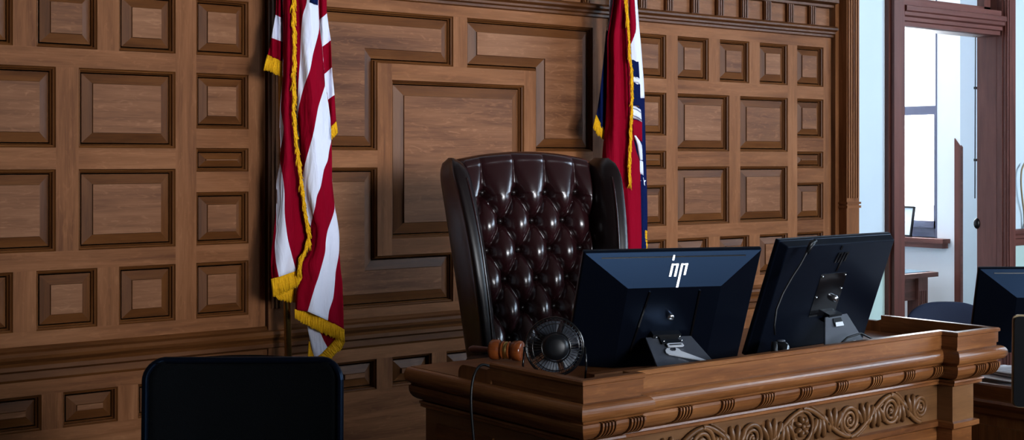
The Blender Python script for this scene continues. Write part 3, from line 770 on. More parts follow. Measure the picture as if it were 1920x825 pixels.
m = MB(); m.lathe([(.010, .015), (.011, .03), (.009, .05), (.008, .09), (.010, .13), (.012, .17), (.0125, .19), (.009, .205), (0, .208)], gx, hv, 16); m.build('handle', M['mahogany'], gav, world=True)

# ------------------------------------------------------------------ judge's chair
PH = radians(-12); CHB = Vector((3.225, 3.945, DAIS))
ch = thing('judge_chair', 'tall dark oxblood leather wingback swivel chair with button tufting behind the bench', 'chair', CHB, PH)
HB = HC - DAIS                               # eye height above the dais
ZT = HB + .030; ZB0 = .50; REC = tan(radians(10))
Z1 = HB - .125; SU = .067; SV = .109
def hw(z): t = (z - ZB0) / (ZT - ZB0); return .215 + .075 * max(0, min(1, t))
def back_y(z): return (z - ZB0) * REC
def tuft(s, z):
    j = (z - Z1) / SV
    if z <= Z1:
        a = (s / SU + j) / 2; b = (s / SU - j) / 2
        h = (abs(cos(pi * a)) * abs(cos(pi * b))) ** .42
        # nearest button
        jr = round(j); ss = s / SU
        par = (1 - jr) % 2 if True else 0
        kk = round((ss - par) / 2) * 2 + par
        d2 = ((s - kk * SU)) ** 2 + ((z - Z1 - jr * SV)) ** 2
        h -= .55 * math.exp(-d2 / .020 ** 2)
        return h
    f = max(0, 1 - (z - Z1) / (ZT - Z1) * .55)
    h = (1 - (1 - abs(cos(pi * s / (2 * SU))) ** .5) * f) * (1 - .75 * ((z - Z1) / (ZT - Z1)) ** 2)
    kk = round((s / SU - 1) / 2) * 2 + 1
    d2 = (s - kk * SU) ** 2 + (z - Z1) ** 2
    return h - .55 * math.exp(-d2 / .020 ** 2)
def topz(x): return ZT - .028 * (x / .27) ** 2
def back_fn(u, v):
    sx = (u - .5) * 2
    if v < .9:
        zz = ZB0 + (ZT - .035 - ZB0) * v / .9; s = sx * hw(zz)
        zc_ = zz - .028 * (s / .27) ** 2 * max(0, (v - .5) / .4)
        y = back_y(zz) - .006 - .060 * tuft(s, zz) * min(1, (1.02 - abs(sx)) / .10) + .012 * sx * sx
        return (s, y, zc_)
    a = (v - .9) / .1 * radians(150); zz = ZT - .035; s = sx * hw(zz)
    fr = -.006 - .060 * tuft(s, zz) * min(1, (1.02 - abs(sx)) / .10) + .012 * sx * sx
    R = .035; k = (1 - cos(a)) / 2
    return (s, back_y(zz) + fr + (.075 - fr) * k * 1.05, zz - .028 * (s / .27) ** 2 + R * sin(a) * 1.1)
m = MB(); m.grid(back_fn, 170, 190); bk = m.build('backrest', M['leather'], ch)
k = 0
for j in range(0, 6):
    zz = Z1 - j * SV
    off = 1 if j % 2 == 0 else 0
    for q in range(-2, 3):
        s = (2 * q + off) * SU
        if abs(s) > hw(zz) - .02: continue
        b = MB(); b.ball((s, back_y(zz) - .012 + .006, zz), .011, .008, .011, 12); b.build('button', M['leather_dark'], bk)
def shell(u, v):
    zz = .42 + (ZT - .03 - .42) * v; sx = (u - .5) * 2; w_ = hw(zz) + .035
    return (sx * w_, back_y(zz) + .075 - .02 * abs(sx) ** 3 + .012 * sin(pi * v), zz - .02 * sx * sx)
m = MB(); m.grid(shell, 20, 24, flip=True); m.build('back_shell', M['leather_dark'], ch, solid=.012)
def wing(side):
    mb = MB(); n = 36; lev = 44
    def fn(u, v):
        top = ZT - .022
        zz = .46 + (top - .46) * v
        cap = min(1, sqrt(max(0, 1 - max(0, (v - .90) / .10) ** 2)))
        t = (zz - .46) / (top - .46)
        dw = .085 + .105 * sin(pi * min(1, t * .95 + .02)) ** .8 * (.55 + .45 * t)
        th = .036 + .006 * t
        cxx = side * (hw(zz) + .030)
        y0 = back_y(zz) + .070; y1 = back_y(zz) - dw
        yc_ = (y0 + y1) / 2; hy = (y0 - y1) / 2
        a = 2 * pi * u; e = .62
        ca, sa = cos(a), sin(a)
        xx = th * cap * math.copysign(abs(ca) ** e, ca); yy = hy * (.45 + .55 * cap) * math.copysign(abs(sa) ** e, sa)
        # front roll flares outward
        fl = max(0, -sa) ** 2 * .022 * side
        return (cxx + xx + fl, yc_ + yy, zz)
    mb.grid(fn, n, lev, closeu=True)
    pts = [fn(k / n, 1.0) for k in range(n)]; mb.face(pts)
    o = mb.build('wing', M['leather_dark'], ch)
    pp = [Vector(fn(.75 - .055 * side, .02 + .90 * k / 30)) for k in range(31)]
    q = MB(); q.tube(pp, .0045, 8); q.build('piping', M['leather'], o)
wing(1); wing(-1)
def seat(u, v):
    a = 2 * pi * u; rr = (0, .93, 1, 1, .93, 0)[int(round(v * 5))]; zz = (.50, .50, .475, .42, .39, .39)[int(round(v * 5))]
    ca, sa = cos(a), sin(a); e = .45
    return (.27 * rr * math.copysign(abs(ca) ** e, ca), -.26 + .29 * rr * math.copysign(abs(sa) ** e, sa), zz)
m = MB(); m.grid(seat, 40, 5, closeu=True); m.build('seat', M['leather'], ch)
for sd in (-1, 1):
    m = MB(); pts = smooth([(sd * .30, -.02, .62), (sd * .305, -.15, .635), (sd * .31, -.30, .63), (sd * .31, -.40, .60), (sd * .31, -.43, .55)], 5)
    m.tube(pts, [.045] * (len(pts) - 1) + [.03], 14)
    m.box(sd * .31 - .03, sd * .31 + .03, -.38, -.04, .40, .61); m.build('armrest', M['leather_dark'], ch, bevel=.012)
m = MB(); m.lathe([(.03, .10), (.03, .30), (.02, .30), (.02, .40), (.10, .40)], (0, -.26, 0), (0, 0, 1), 20); m.build('gas_column', M['black'], ch)
for q in range(5):
    a = 2 * pi * q / 5 + .3; d = Vector((cos(a), sin(a), 0)); o_ = Vector((0, -.26, 0))
    m = MB(); m.tube([o_ + Vector((0, 0, .11)), o_ + d * .15 + Vector((0, 0, .105)), o_ + d * .30 + Vector((0, 0, .075))], [.032, .026, .018], 10); lg = m.build('base_leg', M['mahogany'], ch)
    m = MB(); m.lathe([(0, -.02), (.024, -.02), (.028, -.012), (.028, .012), (.024, .02), (0, .02)], o_ + d * .30 + Vector((0, 0, .029)), d.cross(Vector((0, 0, 1))), 16); m.build('caster', M['black'], lg)

# ------------------------------------------------------------------ dark mesh office chair in the foreground
oc = at(453, 700, 3.10); OX, OY = oc.x, 3.10
och = thing('office_chair', 'black mesh-backed office chair with rounded back in the lower left foreground', 'chair', (OX, OY, 0), radians(-37))
W2, H0_, H1_ = .247, .62, HC - .515
def rr_outline(w, z0, z1, r, n=8, bulge=.012):
    pts = []
    for cx_, cz_, a0 in ((w - r, z1 - r, 0), (-w + r, z1 - r, 90), (-w + r + .0, z0 + r, 180), (w - r, z0 + r, 270)):
        for k in range(n + 1):
            a = radians(a0 + 90 * k / n); pts.append((cx_ + r * cos(a), cz_ + r * sin(a)))
    return pts
ol = rr_outline(W2, H0_, H1_, .045)
def bow(x, z): return -.05 * (x / W2) ** 2 + .02 * ((z - H0_) / (H1_ - H0_)) + .05
m = MB(); m.tube([(x, bow(x, z), z + .012 * (1 - (x / W2) ** 2) * (1 if z > .9 else 0)) for x, z in ol + ol[:1]], .009, 10, caps=False); m.build('back_frame', M['housing'], och)
def bf(u, v):
    x = (u - .5) * 2; z = H0_ + (H1_ - H0_) * v; e = 1
    t = abs(v - .5) * 2; lim = W2 if t < .8 else W2 - .012 * ((t - .8) / .2) ** 2 * 2
    return (x * (lim - .003), bow(x * W2, z) + .002, z + .012 * (1 - x * x) * v)
m = MB(); m.grid(bf, 24, 24); m.build('back_mesh', M['mesh'], och, solid=.004)
def st2(u, v):
    a = 2 * pi * u; rr = (0, .93, 1, 1, .93, 0)[int(round(v * 5))]; zz = (.50, .50, .48, .44, .42, .42)[int(round(v * 5))]
    ca, sa = cos(a), sin(a); e = .5
    return (.24 * rr * math.copysign(abs(ca) ** e, ca), .28 + .24 * rr * math.copysign(abs(sa) ** e, sa), zz)
m = MB(); m.grid(st2, 32, 5, closeu=True); m.build('seat', M['mesh'], och)
m = MB(); m.tube([(0, .03, .75), (0, -.01, .60), (0, .05, .43), (0, .2, .40)], .022, 10); m.build('back_support', M['black'], och)
m = MB(); m.lathe([(.028, .08), (.028, .26), (.018, .26), (.018, .42)], (0, .26, 0), (0, 0, 1), 16); m.build('gas_column', M['black'], och)
for q in range(5):
    a = 2 * pi * q / 5 + .5; d = Vector((cos(a), sin(a), 0)); o_ = Vector((0, .26, 0))
    m = MB(); m.tube([o_ + Vector((0, 0, .10)), o_ + d * .30 + Vector((0, 0, .07))], [.028, .016], 10); lg = m.build('base_leg', M['black'], och)
    m = MB(); m.lathe([(0, -.02), (.027, -.02), (.027, .02), (0, .02)], o_ + d * .30 + Vector((0, 0, .0275)), d.cross(Vector((0, 0, 1))), 14); m.build('caster', M['black'], lg)

# ------------------------------------------------------------------ flags
def resample(poly, n, byy=False):
    P_ = [Vector(p) for p in poly]
    if len(P_) == 1: return [P_[0]] * (n + 1)
    acc = [0]
    for i in range(1, len(P_)): acc.append(acc[-1] + max(1e-6, abs(P_[i].y - P_[i - 1].y) if byy else (P_[i] - P_[i - 1]).length))
    out = []
    for k in range(n + 1):
        t = acc[-1] * k / n; i = 0
        while i < len(acc) - 2 and acc[i + 1] < t: i += 1
        f = (t - acc[i]) / (acc[i + 1] - acc[i]); f = max(0, min(1, f))
        p0 = P_[max(i - 1, 0)]; p1 = P_[i]; p2 = P_[i + 1]; p3 = P_[min(i + 2, len(P_) - 1)]
        lin = p1.lerp(p2, f)
        cr = .5 * ((2 * p1) + (p2 - p0) * f + (2 * p0 - 5 * p1 + 4 * p2 - p3) * f * f + (3 * p1 - p0 - 3 * p2 + p3) * f ** 3)
        out.append(lin.lerp(cr, .6))
    return out
def cloth(mb, edges, bands, Y, fold, n=60, sub=6, byy=True, mats=None):
    E_ = [resample(e, n, byy) for e in edges]; nb = len(bands)
    # x range per row for the fold phase
    cols = []
    for b in range(nb):
        for q in range(sub): cols.append((b, q / sub))
    cols.append((nb - 1, 1.0))
    base = len(mb.v); W = len(cols)
    for j in range(n + 1):
        xs0 = E_[0][j].x; xs1 = E_[-1][j].x
        for (b, f) in cols:
            p = E_[b][j].lerp(E_[b + 1][j], f)
            c = (p.x - xs0) / (xs1 - xs0) if abs(xs1 - xs0) > 1e-3 else 0
            mb.v.append(at(p.x, p.y, Y + fold(c, j / n, p.x, p.y)))
    for j in range(n):
        for i in range(W - 1):
            b = cols[i][0]
            a = base + j * W + i
            mb.f.append([a, a + 1, a + 1 + W, a + W]); mb.uv.append([(i / W, j / n)] * 4); mb.mi.append(mats.index(bands[b])); mb.sm.append(True)
def fringe_band(mb, top, bot, Y, fold, n=90, seed=1):
    rnd = random.Random(seed)
    A = resample(top, n); B = resample(bot, n)
    for k in range(n):
        p, q = A[k], B[k]; q = q.lerp(B[min(k + 1, n)], rnd.uniform(-.2, 1.2)); e = rnd.uniform(.90, 1.05)
        q = p.lerp(q, e); md = p.lerp(q, .5) + Vector((rnd.uniform(-.5, .5), 0))
        pts = []
        for s in (p, md, q):
            c = at(s.x, s.y, Y + fold(0, 0, s.x, s.y) + rnd.uniform(-.003, .003)); pts.append(c)
        mb.tube(pts, [.0028, .0026, .0018], 5)
    base = len(mb.v)
    for j in range(n + 1):
        for p in (A[j], A[j].lerp(B[j], .45), A[j].lerp(B[j], .93)): mb.v.append(at(p.x, p.y, Y + .003 + fold(0, 0, p.x, p.y)))
    for j in range(n):
        for i in range(2):
            a = base + j * 3 + i; mb.f.append([a, a + 1, a + 4, a + 3]); mb.uv.append([(0, 0)] * 4); mb.mi.append(0); mb.sm.append(True)
def fringe_rope(mb, line, Y, wpx, n=130, seed=2):
    rnd = random.Random(seed); L_ = resample(line, n)
    for k in range(n):
        p = L_[k]
        for q in range(3):
            a = p + Vector((rnd.uniform(-.35, .1) * wpx, rnd.uniform(-3, 3)))
            e = p + Vector((rnd.uniform(-.25, .5) * wpx, rnd.uniform(12, 24)))
            if rnd.random() < .07: e += Vector((-.45 * wpx, 0))
            i2 = min(n, k + int(14 * n / max(1, abs(L_[-1].y - L_[0].y)))); e.x += L_[i2].x - p.x
            mid = a.lerp(e, .5) + Vector((rnd.uniform(-1, 1), 0))
            mb.tube([at(a.x, a.y, Y - rnd.uniform(0, .008)), at(mid.x, mid.y, Y - .006 - rnd.uniform(0, .008)), at(e.x, e.y, Y - rnd.uniform(.002, .010))], [.0027, .0027, .0016], 4)
    mb.tube([at(p.x, p.y, Y + .002) for p in L_], .0045, 6)
FL = 4.72
usf = thing('national_flag', 'red and white striped flag with gold fringe draped on a brass pole', 'flag', (at(545, 600, FL + .04).x, FL + .04, DAIS))
mats = ['red', 'white_cloth', 'navy', 'gold']
MM = [M[k] for k in mats]
mb = MB()
tail = [(583, 425), (582, 460), (575, 480), (563, 492), (566, 520), (556, 545), (554, 581)]
e0 = [(554, -60), (554, 80), (556, 150), (560, 250), (567, 350), (578, 415)] + tail
e1 = [(577, -60), (575.5, 2), (568, 28), (564.6, 65), (563, 105), (560, 150), (558, 212), (560, 250), (567, 350), (578, 415)] + tail
e2 = [(597, -60), (596.5, 9), (598, 44), (597, 61), (587.5, 98), (581, 131), (572, 157), (565, 180), (558, 216), (560, 250), (567, 350), (578, 415)] + tail
e3 = [(597, -60), (597, 9), (599, 44), (600, 61), (604, 89), (608, 140), (609, 160), (606, 170), (596, 203), (586.5, 255), (575.5, 294), (567.5, 330), (569, 355), (578, 415)] + tail
e4 = [(597, -60), (597, 9), (599, 44), (600, 61), (604, 89), (608, 140), (609, 160), (613, 174), (616, 198), (620, 233), (621, 262), (617, 281), (614, 301), (607, 318), (601, 350), (594, 368), (590, 392), (583, 421)] + tail
R5 = [(597, -60), (597, 9), (599, 44), (600, 61), (604, 89), (608, 140), (609, 160), (613, 174), (616, 198), (620, 233), (621, 262), (622, 290), (622.5, 340), (627, 392)]
e5 = R5 + [(614, 432), (610.5, 453), (609, 475), (597, 519), (591, 536), (577, 584)]
e6 = R5 + [(630, 401), (635.5, 438), (635.5, 471), (633, 490), (629, 510), (628, 523), (624.6, 558), (617, 582), (614.5, 601)]
e7 = R5 + [(630, 401), (635.5, 438), (636, 475), (639, 510), (642, 532), (644, 586), (644.5, 618)]
foldC = lambda c, t, x, y: -.035 * sin(pi * min(1, max(0, c))) + .012 * sin(7 * c + 3 * t) + .006 * sin(19 * c - 9 * t) + .010 * c
cloth(mb, [e0, e1, e2, e3, e4, e5, e6, e7], ['red', 'white_cloth', 'red', 'white_cloth', 'red', 'white_cloth', 'red'], FL - .03, foldC, 110, 5, True, mats)
# canton corner showing at the top
cloth(mb, [[(577, -60), (576, 1.5)], [(597, -60), (596, 10)]], ['navy'], FL - .044, foldC, 6, 6, True, mats)
b0 = [(530, -60), (531, 60), (530, 150), (527, 180), (525, 205), (524, 246), (525.5, 272), (525, 305), (518, 344), (518, 390), (513, 438), (508, 480), (508, 512), (509, 523)]
b1 = [(530, -60), (531, 60), (530, 150), (527.3, 180), (525.3, 205), (524.3, 246), (525.8, 272), (525.3, 305), (518.3, 344), (518.3, 390), (518, 434), (515.5, 462), (518, 493), (523, 519)]
b2 = [(530, -60), (531, 60), (530, 150), (528, 180), (527, 205), (532, 240), (530, 262), (526, 279), (525.6, 305), (529, 323), (532, 345), (533.5, 362), (534, 405), (539.5, 449), (548, 482), (555, 508)]
b3 = [(553, -60), (551, 100), (551, 170), (554, 240), (561, 300), (568, 380), (580, 434), (576, 470), (563, 489), (562, 506)]
foldB = lambda c, t, x, y: -.028 * sin(pi * min(1, max(0, c))) + .010 * sin(9 * c + 2 * t)
cloth(mb, [b0, b1, b2, b3], ['red', 'white_cloth', 'red'], FL - .02, foldB, 90, 6, True, mats)
# back-left corner and right-hand edge hang behind
foldA = lambda c, t, x, y: .012 * sin(.5 * x)
cloth(mb, [[(520, -60), (552, -50)], [(517, 28), (548, 43)], [(509, 71), (545, 84)], [(502, 104), (540, 120)]], ['red', 'white_cloth', 'red'], FL + .015, foldA, 14, 8, False, mats)
foldD = lambda c, t, x, y: .010 * sin(.35 * x)
cloth(mb, [[(590, -60), (611, -60)], [(594, 42), (612.6, 25)], [(598, 92), (620, 76)], [(604, 142), (622, 127)], [(608, 192), (627, 178)], [(614, 243), (630, 228)]], ['red', 'white_cloth', 'red', 'white_cloth', 'red'], FL + .012, foldD, 14, 8, False, mats)
# small tail turned out below
cloth(mb, [[(575, 606), (581, 636), (587.5, 663), (591, 673)], [(597, 612), (604, 632), (612, 648), (616, 655)], [(640, 612), (636, 628), (628, 640), (618, 652)]], ['white_cloth', 'red'], FL, lambda c, t, x, y: -.012 * sin(pi * c), 20, 6, True, mats)
mb.build('flag_cloth', MM, usf, world=True, solid=.002)
z0 = lambda c, t, x, y: 0
mb = MB()
fringe_rope(mb, [(552, -60), (551.5, 0), (550.5, 44), (551.5, 65), (552.6, 105), (550.5, 142), (551.5, 179), (550.5, 214), (552.6, 235), (556, 268), (560, 301), (564.6, 340), (569, 373), (572, 401), (579, 434), (579, 452)], FL - .052, 11, 170, 3)
fringe_rope(mb, [(578, 450), (571, 473), (562.5, 487), (562, 500)], FL - .052, 7, 30, 4)
fringe_band(mb, [(509, 523), (523, 518), (540, 512), (561, 505), (567, 503)], [(512, 556), (526, 552), (545, 543), (572, 531)], FL - .03, z0, 60, 5)
fringe_band(mb, [(512, 548), (530, 545), (555, 540)], [(522, 562), (540, 566), (554, 568)], FL + .005, z0, 40, 6)
fringe_band(mb, [(553.5, 580), (577, 585), (600, 595), (616, 601), (645, 618)], [(553, 597), (579, 613), (598, 621), (616, 630), (646, 643)], FL - .035, z0, 90, 7)
fringe_band(mb, [(502, 103), (520, 111), (537, 118)], [(495, 131), (512, 137), (533, 147)], FL + .012, z0, 50, 8)
fringe_band(mb, [(614, 243), (622, 236), (630, 228)], [(621, 262), (627, 256), (633, 249)], FL + .010, z0, 26, 9)
fringe_band(mb, [(588, 676), (602, 664), (614, 652), (628, 637), (645, 618)], [(616, 690), (622, 672), (630, 662), (640, 655), (646, 640)], FL - .012, z0, 80, 10)
fringe_band(mb, [(580, 640), (582, 655), (588, 674)], [(576, 680), (590, 684), (616, 688)], FL + .008, z0, 40, 11)
tag(mb.build('gold_fringe', M['gold'], usf, world=True), 'gold fringe sewn along the edges')
pb = at(541, 680, FL + .045); pt = at(528, 160, FL + .045); dr = (pt - pb) / (pt.z - pb.z)
base = pb + dr * (DAIS + .03 - pb.z); top = pb + dr * (2.45 - pb.z)
m = MB(); m.tube([base, top], .0145, 20); m.build('flagpole', M['brass'], usf, world=True)
m = MB(); m.lathe([(0, 0), (.10, 0), (.10, .02), (.08, .04), (.03, .06), (.022, .09), (0, .09)], (base.x, base.y, DAIS), (0, 0, 1), 28); m.build('pole_base', M['brass'], usf, world=True)
m = MB(); m.lathe([(.018, 0), (.012, .02), (.025, .04), (.018, .07), (.02, .10), (0, .16)], top, (0, 0, 1), 14); m.build('finial', M['brass'], usf, world=True)

mof = thing('state_flag', 'red, white and navy flag with round emblem and gold fringe, right of the chair', 'flag', (at(1165, 500, FL + .05).x, FL + .05, DAIS))
mats = ['red', 'white_cloth', 'navy', 'gold', 'lime', 'brown_thread', 'ink']
MM = [M[k] for k in mats]
mb = MB()
m0 = [(1152, -60), (1150, 0), (1144, 41), (1139, 71), (1138.5, 130), (1135, 233), (1129, 302), (1127, 490)]
m1 = [(1178, -60), (1178, 60), (1181, 130), (1183, 190), (1186, 250), (1192.5, 282), (1200, 309), (1202, 401), (1204, 490)]
foldM = lambda c, t, x, y: -.030 * sin(pi * min(1, max(0, c))) + .014 * sin(11 * c + 2.5 * t) + .004 * sin(23 * c - 6 * t)
cloth(mb, [m0, m1], ['red'], FL - .02, foldM, 80, 26, True, mats)
r0 = [(1178, -60), (1180, 60), (1182, 100), (1183, 190), (1186, 250), (1190, 290), (1196, 330), (1200, 490)]
r3 = [(1193, -60), (1194.5, 0), (1198, 47), (1202, 90), (1204.5, 123), (1207, 154), (1208.5, 186), (1209, 219), (1211, 290), (1211, 304), (1214, 377), (1213, 469), (1213, 490)]
def rows(y0, y1): # cut the strip r0..r3 between two heights
    def f(l, y):
        for i in range(len(l) - 1):
            if l[i][1] <= y <= l[i + 1][1]:
                t = (y - l[i][1]) / (l[i + 1][1] - l[i][1]); return l[i][0] + (l[i + 1][0] - l[i][0]) * t
    return f
fx = rows(0, 0)
foldR = lambda c, t, x, y: -.010 * sin(pi * min(1, max(0, c))) + .004 * sin(.05 * y)
ysr = [-60, 0, 30, 60, 82, 100, 120, 150, 184]
cloth(mb, [[(fx(r0, y), y) for y in ysr], [(fx(r3, y), y) for y in ysr]], ['white_cloth'], FL - .006, foldR, 30, 6, True, mats)
ysr = [184, 220, 260, 300, 340, 400, 490]
cloth(mb, [[(fx(r0, y), y) for y in ysr], [(fx(r3, y), y) for y in ysr]], ['navy'], FL - .006, foldR, 30, 6, True, mats)
# red upper field (triangle), then the emblem strip, sewn on top
cloth(mb, [[(1178, -60), (1180, 40), (1182, 82)], [(1189, -60), (1190.5, 0), (1193, 39), (1193, 60), (1182.8, 82)]], ['red'], FL - .012, foldR, 20, 5, True, mats)
EX = lambda y: [1183, 1196, 1199, 1201, 1203.6, 1204, 1205, 1206.5][max(0, min(7, int((y - 110) / 30)))]
er = [(1197, 112), (1196.5, 116), (1199, 143), (1201, 165), (1200.8, 191), (1201.5, 204), (1203.6, 223), (1204, 263), (1205, 290), (1206.5, 326)]
er2 = [(a, b) for a, b in er]
def em(y0, y1, col, curve=3, Yo=.014, x0=None, x1=None):
    f = lambda y: (x0 if x0 else fx(r0, y) + .5); g = lambda y: (x1 if x1 else fx(er2, max(112.1, min(325.9, y))))
    n_ = 6
    top = [(f(y0) + (g(y0) - f(y0)) * k / n_, y0 + curve * (k / n_) ** 2) for k in range(n_ + 1)]
    bot = [(f(y1) + (g(y1) - f(y1)) * k / n_, y1 + curve * (k / n_) ** 2) for k in range(n_ + 1)]
    cloth(mb, [top, bot], [col], FL - Yo, foldR, 8, 6, False, mats)
em(112, 145, 'navy'); em(143, 154, 'white_cloth', 5, .015); em(154, 200, 'navy'); em(166, 199, 'brown_thread', 3, .016, 1189.5, 1198)
em(198, 222, 'white_cloth', 8, .015); em(202, 204, 'ink', 8, .016); em(216, 218, 'ink', 8, .016)
for k in range(3):
    x_ = 1187.5 + k * 5; em(207 + k * 1.5, 214 + k * 1.5, 'navy', 1, .0165, x_, x_ + 2.2)
em(224, 262, 'red', 4, .015); em(238, 252, 'lime', 3, .0162, 1193, 1202.5); em(253, 260, 'lime', 1, .0162, 1190, 1194)
cloth(mb, [[(1188, 254), (1194, 272), (1199, 300)], [(1193, 254), (1203, 272), (1205, 300)]], ['white_cloth'], FL - .0155, foldR, 10, 4, True, mats); em(272, 274.5, 'navy', -9, .0165, 1195, 1203); em(281, 283, 'ink', -8, .0165, 1196, 1204); em(290, 292, 'navy', -6, .0165, 1198, 1204.5)
em(300, 326, 'white_cloth', 3, .0155, 1199, None); em(304, 313, 'lime', 2, .0165, 1200, 1205); em(314, 322, 'lime', 2, .0165, 1202, 1206)
# stars
def star(cx_, cy_, r_, half=False):
    pts = [Vector((cx_ + (r_ if k % 2 == 0 else r_ * .42) * sin(pi * k / 5) * .62, cy_ - (r_ if k % 2 == 0 else r_ * .42) * cos(pi * k / 5))) for k in range(10)]
    c_ = at(cx_, cy_, FL - .0185)
    for k in range(10):
        a, b = pts[k], pts[(k + 1) % 10]; mb.face([c_, at(a.x, a.y, FL - .0185), at(b.x, b.y, FL - .0185)], 0, 1)
star(1206, 341, 9); star(1197, 130, 6)
# back layer: pale edge above, dark field with fringe below
cloth(mb, [[(1144, -60), (1143, 0), (1142, 36), (1137, 56), (1131, 120), (1124, 180), (1117, 226)], [(1165, -60), (1165, 0), (1165, 36), (1160, 64), (1158, 120), (1152, 180), (1146, 262)]], ['navy'], FL + .02, foldA, 30, 10, True, mats)
cloth(mb, [[(1144, -60), (1143, 0), (1142, 36), (1137, 56)], [(1165, -60), (1165, 0), (1160, 40), (1150, 66)]], ['white_cloth'], FL + .012, foldA, 20, 8, True, mats)
mb.build('flag_cloth', MM, mof, world=True, solid=.002)
mb = MB()
fringe_rope(mb, [(1172, -60), (1173.5, 0), (1177, 42), (1179, 79), (1181, 110), (1184.5, 135), (1184.5, 165), (1185, 190), (1184, 215), (1182.5, 240), (1182, 265), (1180.5, 285), (1180, 320), (1181, 335)], FL - .058, 7.5, 150, 12)
fringe_band(mb, [(1118, 216), (1126, 232), (1134, 246)], [(1112, 240), (1121, 254), (1132, 262)], FL + .014, z0, 34, 13)
fringe_band(mb, [(1209, 432), (1209, 470)], [(1213.5, 434), (1214, 470)], FL - .012, z0, 30, 14)
tag(mb.build('gold_fringe', M['gold'], mof, world=True), 'gold fringe sewn along the edges')
px_m = at(1166, 500, FL + .06).x
m = MB(); m.tube([(px_m, FL + .06, DAIS + .03), (px_m, FL + .06, 2.45)], .0145, 20); m.build('flagpole', M['brass'], mof, world=True)
m = MB(); m.lathe([(0, 0), (.10, 0), (.10, .02), (.08, .04), (.03, .06), (.022, .09), (0, .09)], (px_m, FL + .06, DAIS), (0, 0, 1), 28); m.build('pole_base', M['brass'], mof, world=True)
m = MB(); m.lathe([(.018, 0), (.012, .02), (.025, .04), (.018, .07), (.02, .10), (0, .16)], (px_m, FL + .06, 2.45), (0, 0, 1), 14); m.build('finial', M['brass'], mof, world=True)

# ------------------------------------------------------------------ clerk's desk at the right, papers, monitor
CX0, CZ = 4.36, z_(-.812)
cd = thing('clerk_desk', "lower dark oak clerk's desk with moulded edge adjoining the right end of the bench", 'desk', (4.7, 2.6, 0))
m = MB(); m.box(CX0 + .01, 5.35, 1.35, 2.92, CZ - .055, CZ - .030, 1); m.build('worktop', M['desk'], cd, world=True, bevel=.003)
pth = [(4.20, 2.965), (CX0 - .0, 2.93), (CX0, 1.35)]
pth = [(CX0, 2.93), (CX0, 1.35)]
m = MB(); m.sweep([(CX0, 2.93), (CX0, 1.33), (5.35, 1.33)], [(-.02, CZ - .03), (-.02, CZ), (0, CZ), (.004, CZ - .006), (.004, CZ - .05), (0, CZ - .055)]); m.build('raised_lip', M['desk'], cd, world=True)
m = MB(); m.sweep([(CX0, 2.95), (CX0, 1.33), (5.35, 1.33)], [(0, CZ - .05), (.03, CZ - .053), (.036, CZ - .062), (.030, CZ - .075), (.016, CZ - .088), (.012, CZ - .105), (0, CZ - .115)], smooth=False); m.build('edge_moulding', M['desk'], cd, world=True, bevel=.002)
m = MB(); m.box(CX0 + .006, CX0 + .03, 1.34, 2.95, 0, CZ - .05, 2); m.box(CX0 + .02, 5.33, 1.34, 1.365, 0, CZ - .05, 2); m.box(CX0 + .02, 5.33, 2.9, 2.92, 0, CZ - .05, 2); m.build('body', M['desk'], cd, world=True)
for y0, y1 in ((2.48, 2.86), (2.0, 2.40), (1.45, 1.9)):
    m = MB(); m.box(CX0 - .006, CX0 + .01, y0, y1, z_(-1.45), CZ - .15, 2); m.build('side_panel', M['desk'], cd, world=True, bevel=.005)
CT = CZ - .030
rnd = random.Random(5)
tones = ['topmost', 'second', 'third', 'fourth', 'fifth', 'sixth', 'seventh', 'bottom']
for k in range(8):
    m = MB(); a = rnd.uniform(-.35, .35); cx_, cy_ = 4.555 + rnd.uniform(-.03, .03), 2.80 + rnd.uniform(-.03, .03)
    w_, l_ = .105, .14; zz = CT + .001 + .0075 * k
    def sh(u, v): 
        x, y = (u - .5) * 2 * w_, (v - .5) * 2 * l_
        return (cx_ + x * cos(a) - y * sin(a), cy_ + x * sin(a) + y * cos(a), zz + .0022 * sin(3.1 * u + k) + .0016 * sin(4 * v + 2 * k) + .0022)
    m.grid(sh, 8, 8)
    o_ = m.build('paper_sheet', M['paper'], solid=.0008)
    if k == 7:
        q = MB()
        for t in range(7):
            y = -.11 + t * .032
            q.face([Vector(sh(.12, (y + l_) / (2 * l_))) + Vector((0, 0, .0022)), Vector(sh(.85 - .1 * (t % 3), (y + l_) / (2 * l_))) + Vector((0, 0, .0022)), Vector(sh(.85 - .1 * (t % 3), (y + .006 + l_) / (2 * l_))) + Vector((0, 0, .0022)), Vector(sh(.12, (y + .006 + l_) / (2 * l_))) + Vector((0, 0, .0022))])
        q.build('text_lines', M['ink'], o_)
    tag(o_, 'white paper sheet in the loose pile on the clerk desk beside the bench end', 'paper', "loose papers on the clerk's desk")
# monitor 3 on the clerk's desk
tl = Vector(ray(1835, 502)) * 5.0; tl = Vector((tl.x, tl.y, tl.z + HC))
mon, P, r, Dn, N = monitor('computer_monitor', 'black desktop monitor seen from behind on the clerk desk at right edge', tl, radians(-38), radians(19), .57, .345, .136, .098, .052, 0)
m = MB(); m.prism([(.055, .0155), (.515, .0155), (.515, .0185), (.055, .0185)], lambda a, b, d: P(a, b, fd(b) + d), 0, .0012); m.build('vent_slot', M['black_gloss'], mon, world=True)
logo(mon, P, .286, .050, fd, M['logo'], 1.12)
pb_ = P(.285, .28, .05)
m = MB(); m.tube([P(.285, .22, .045), pb_, (pb_.x, pb_.y, CT + .01)], .022, 12); m.lathe([(0, .0), (.11, .0), (.11, .008), (0, .012)], (pb_.x, pb_.y, CT), (0, 0, 1), 24); m.build('stand', M['black'], mon, world=True)
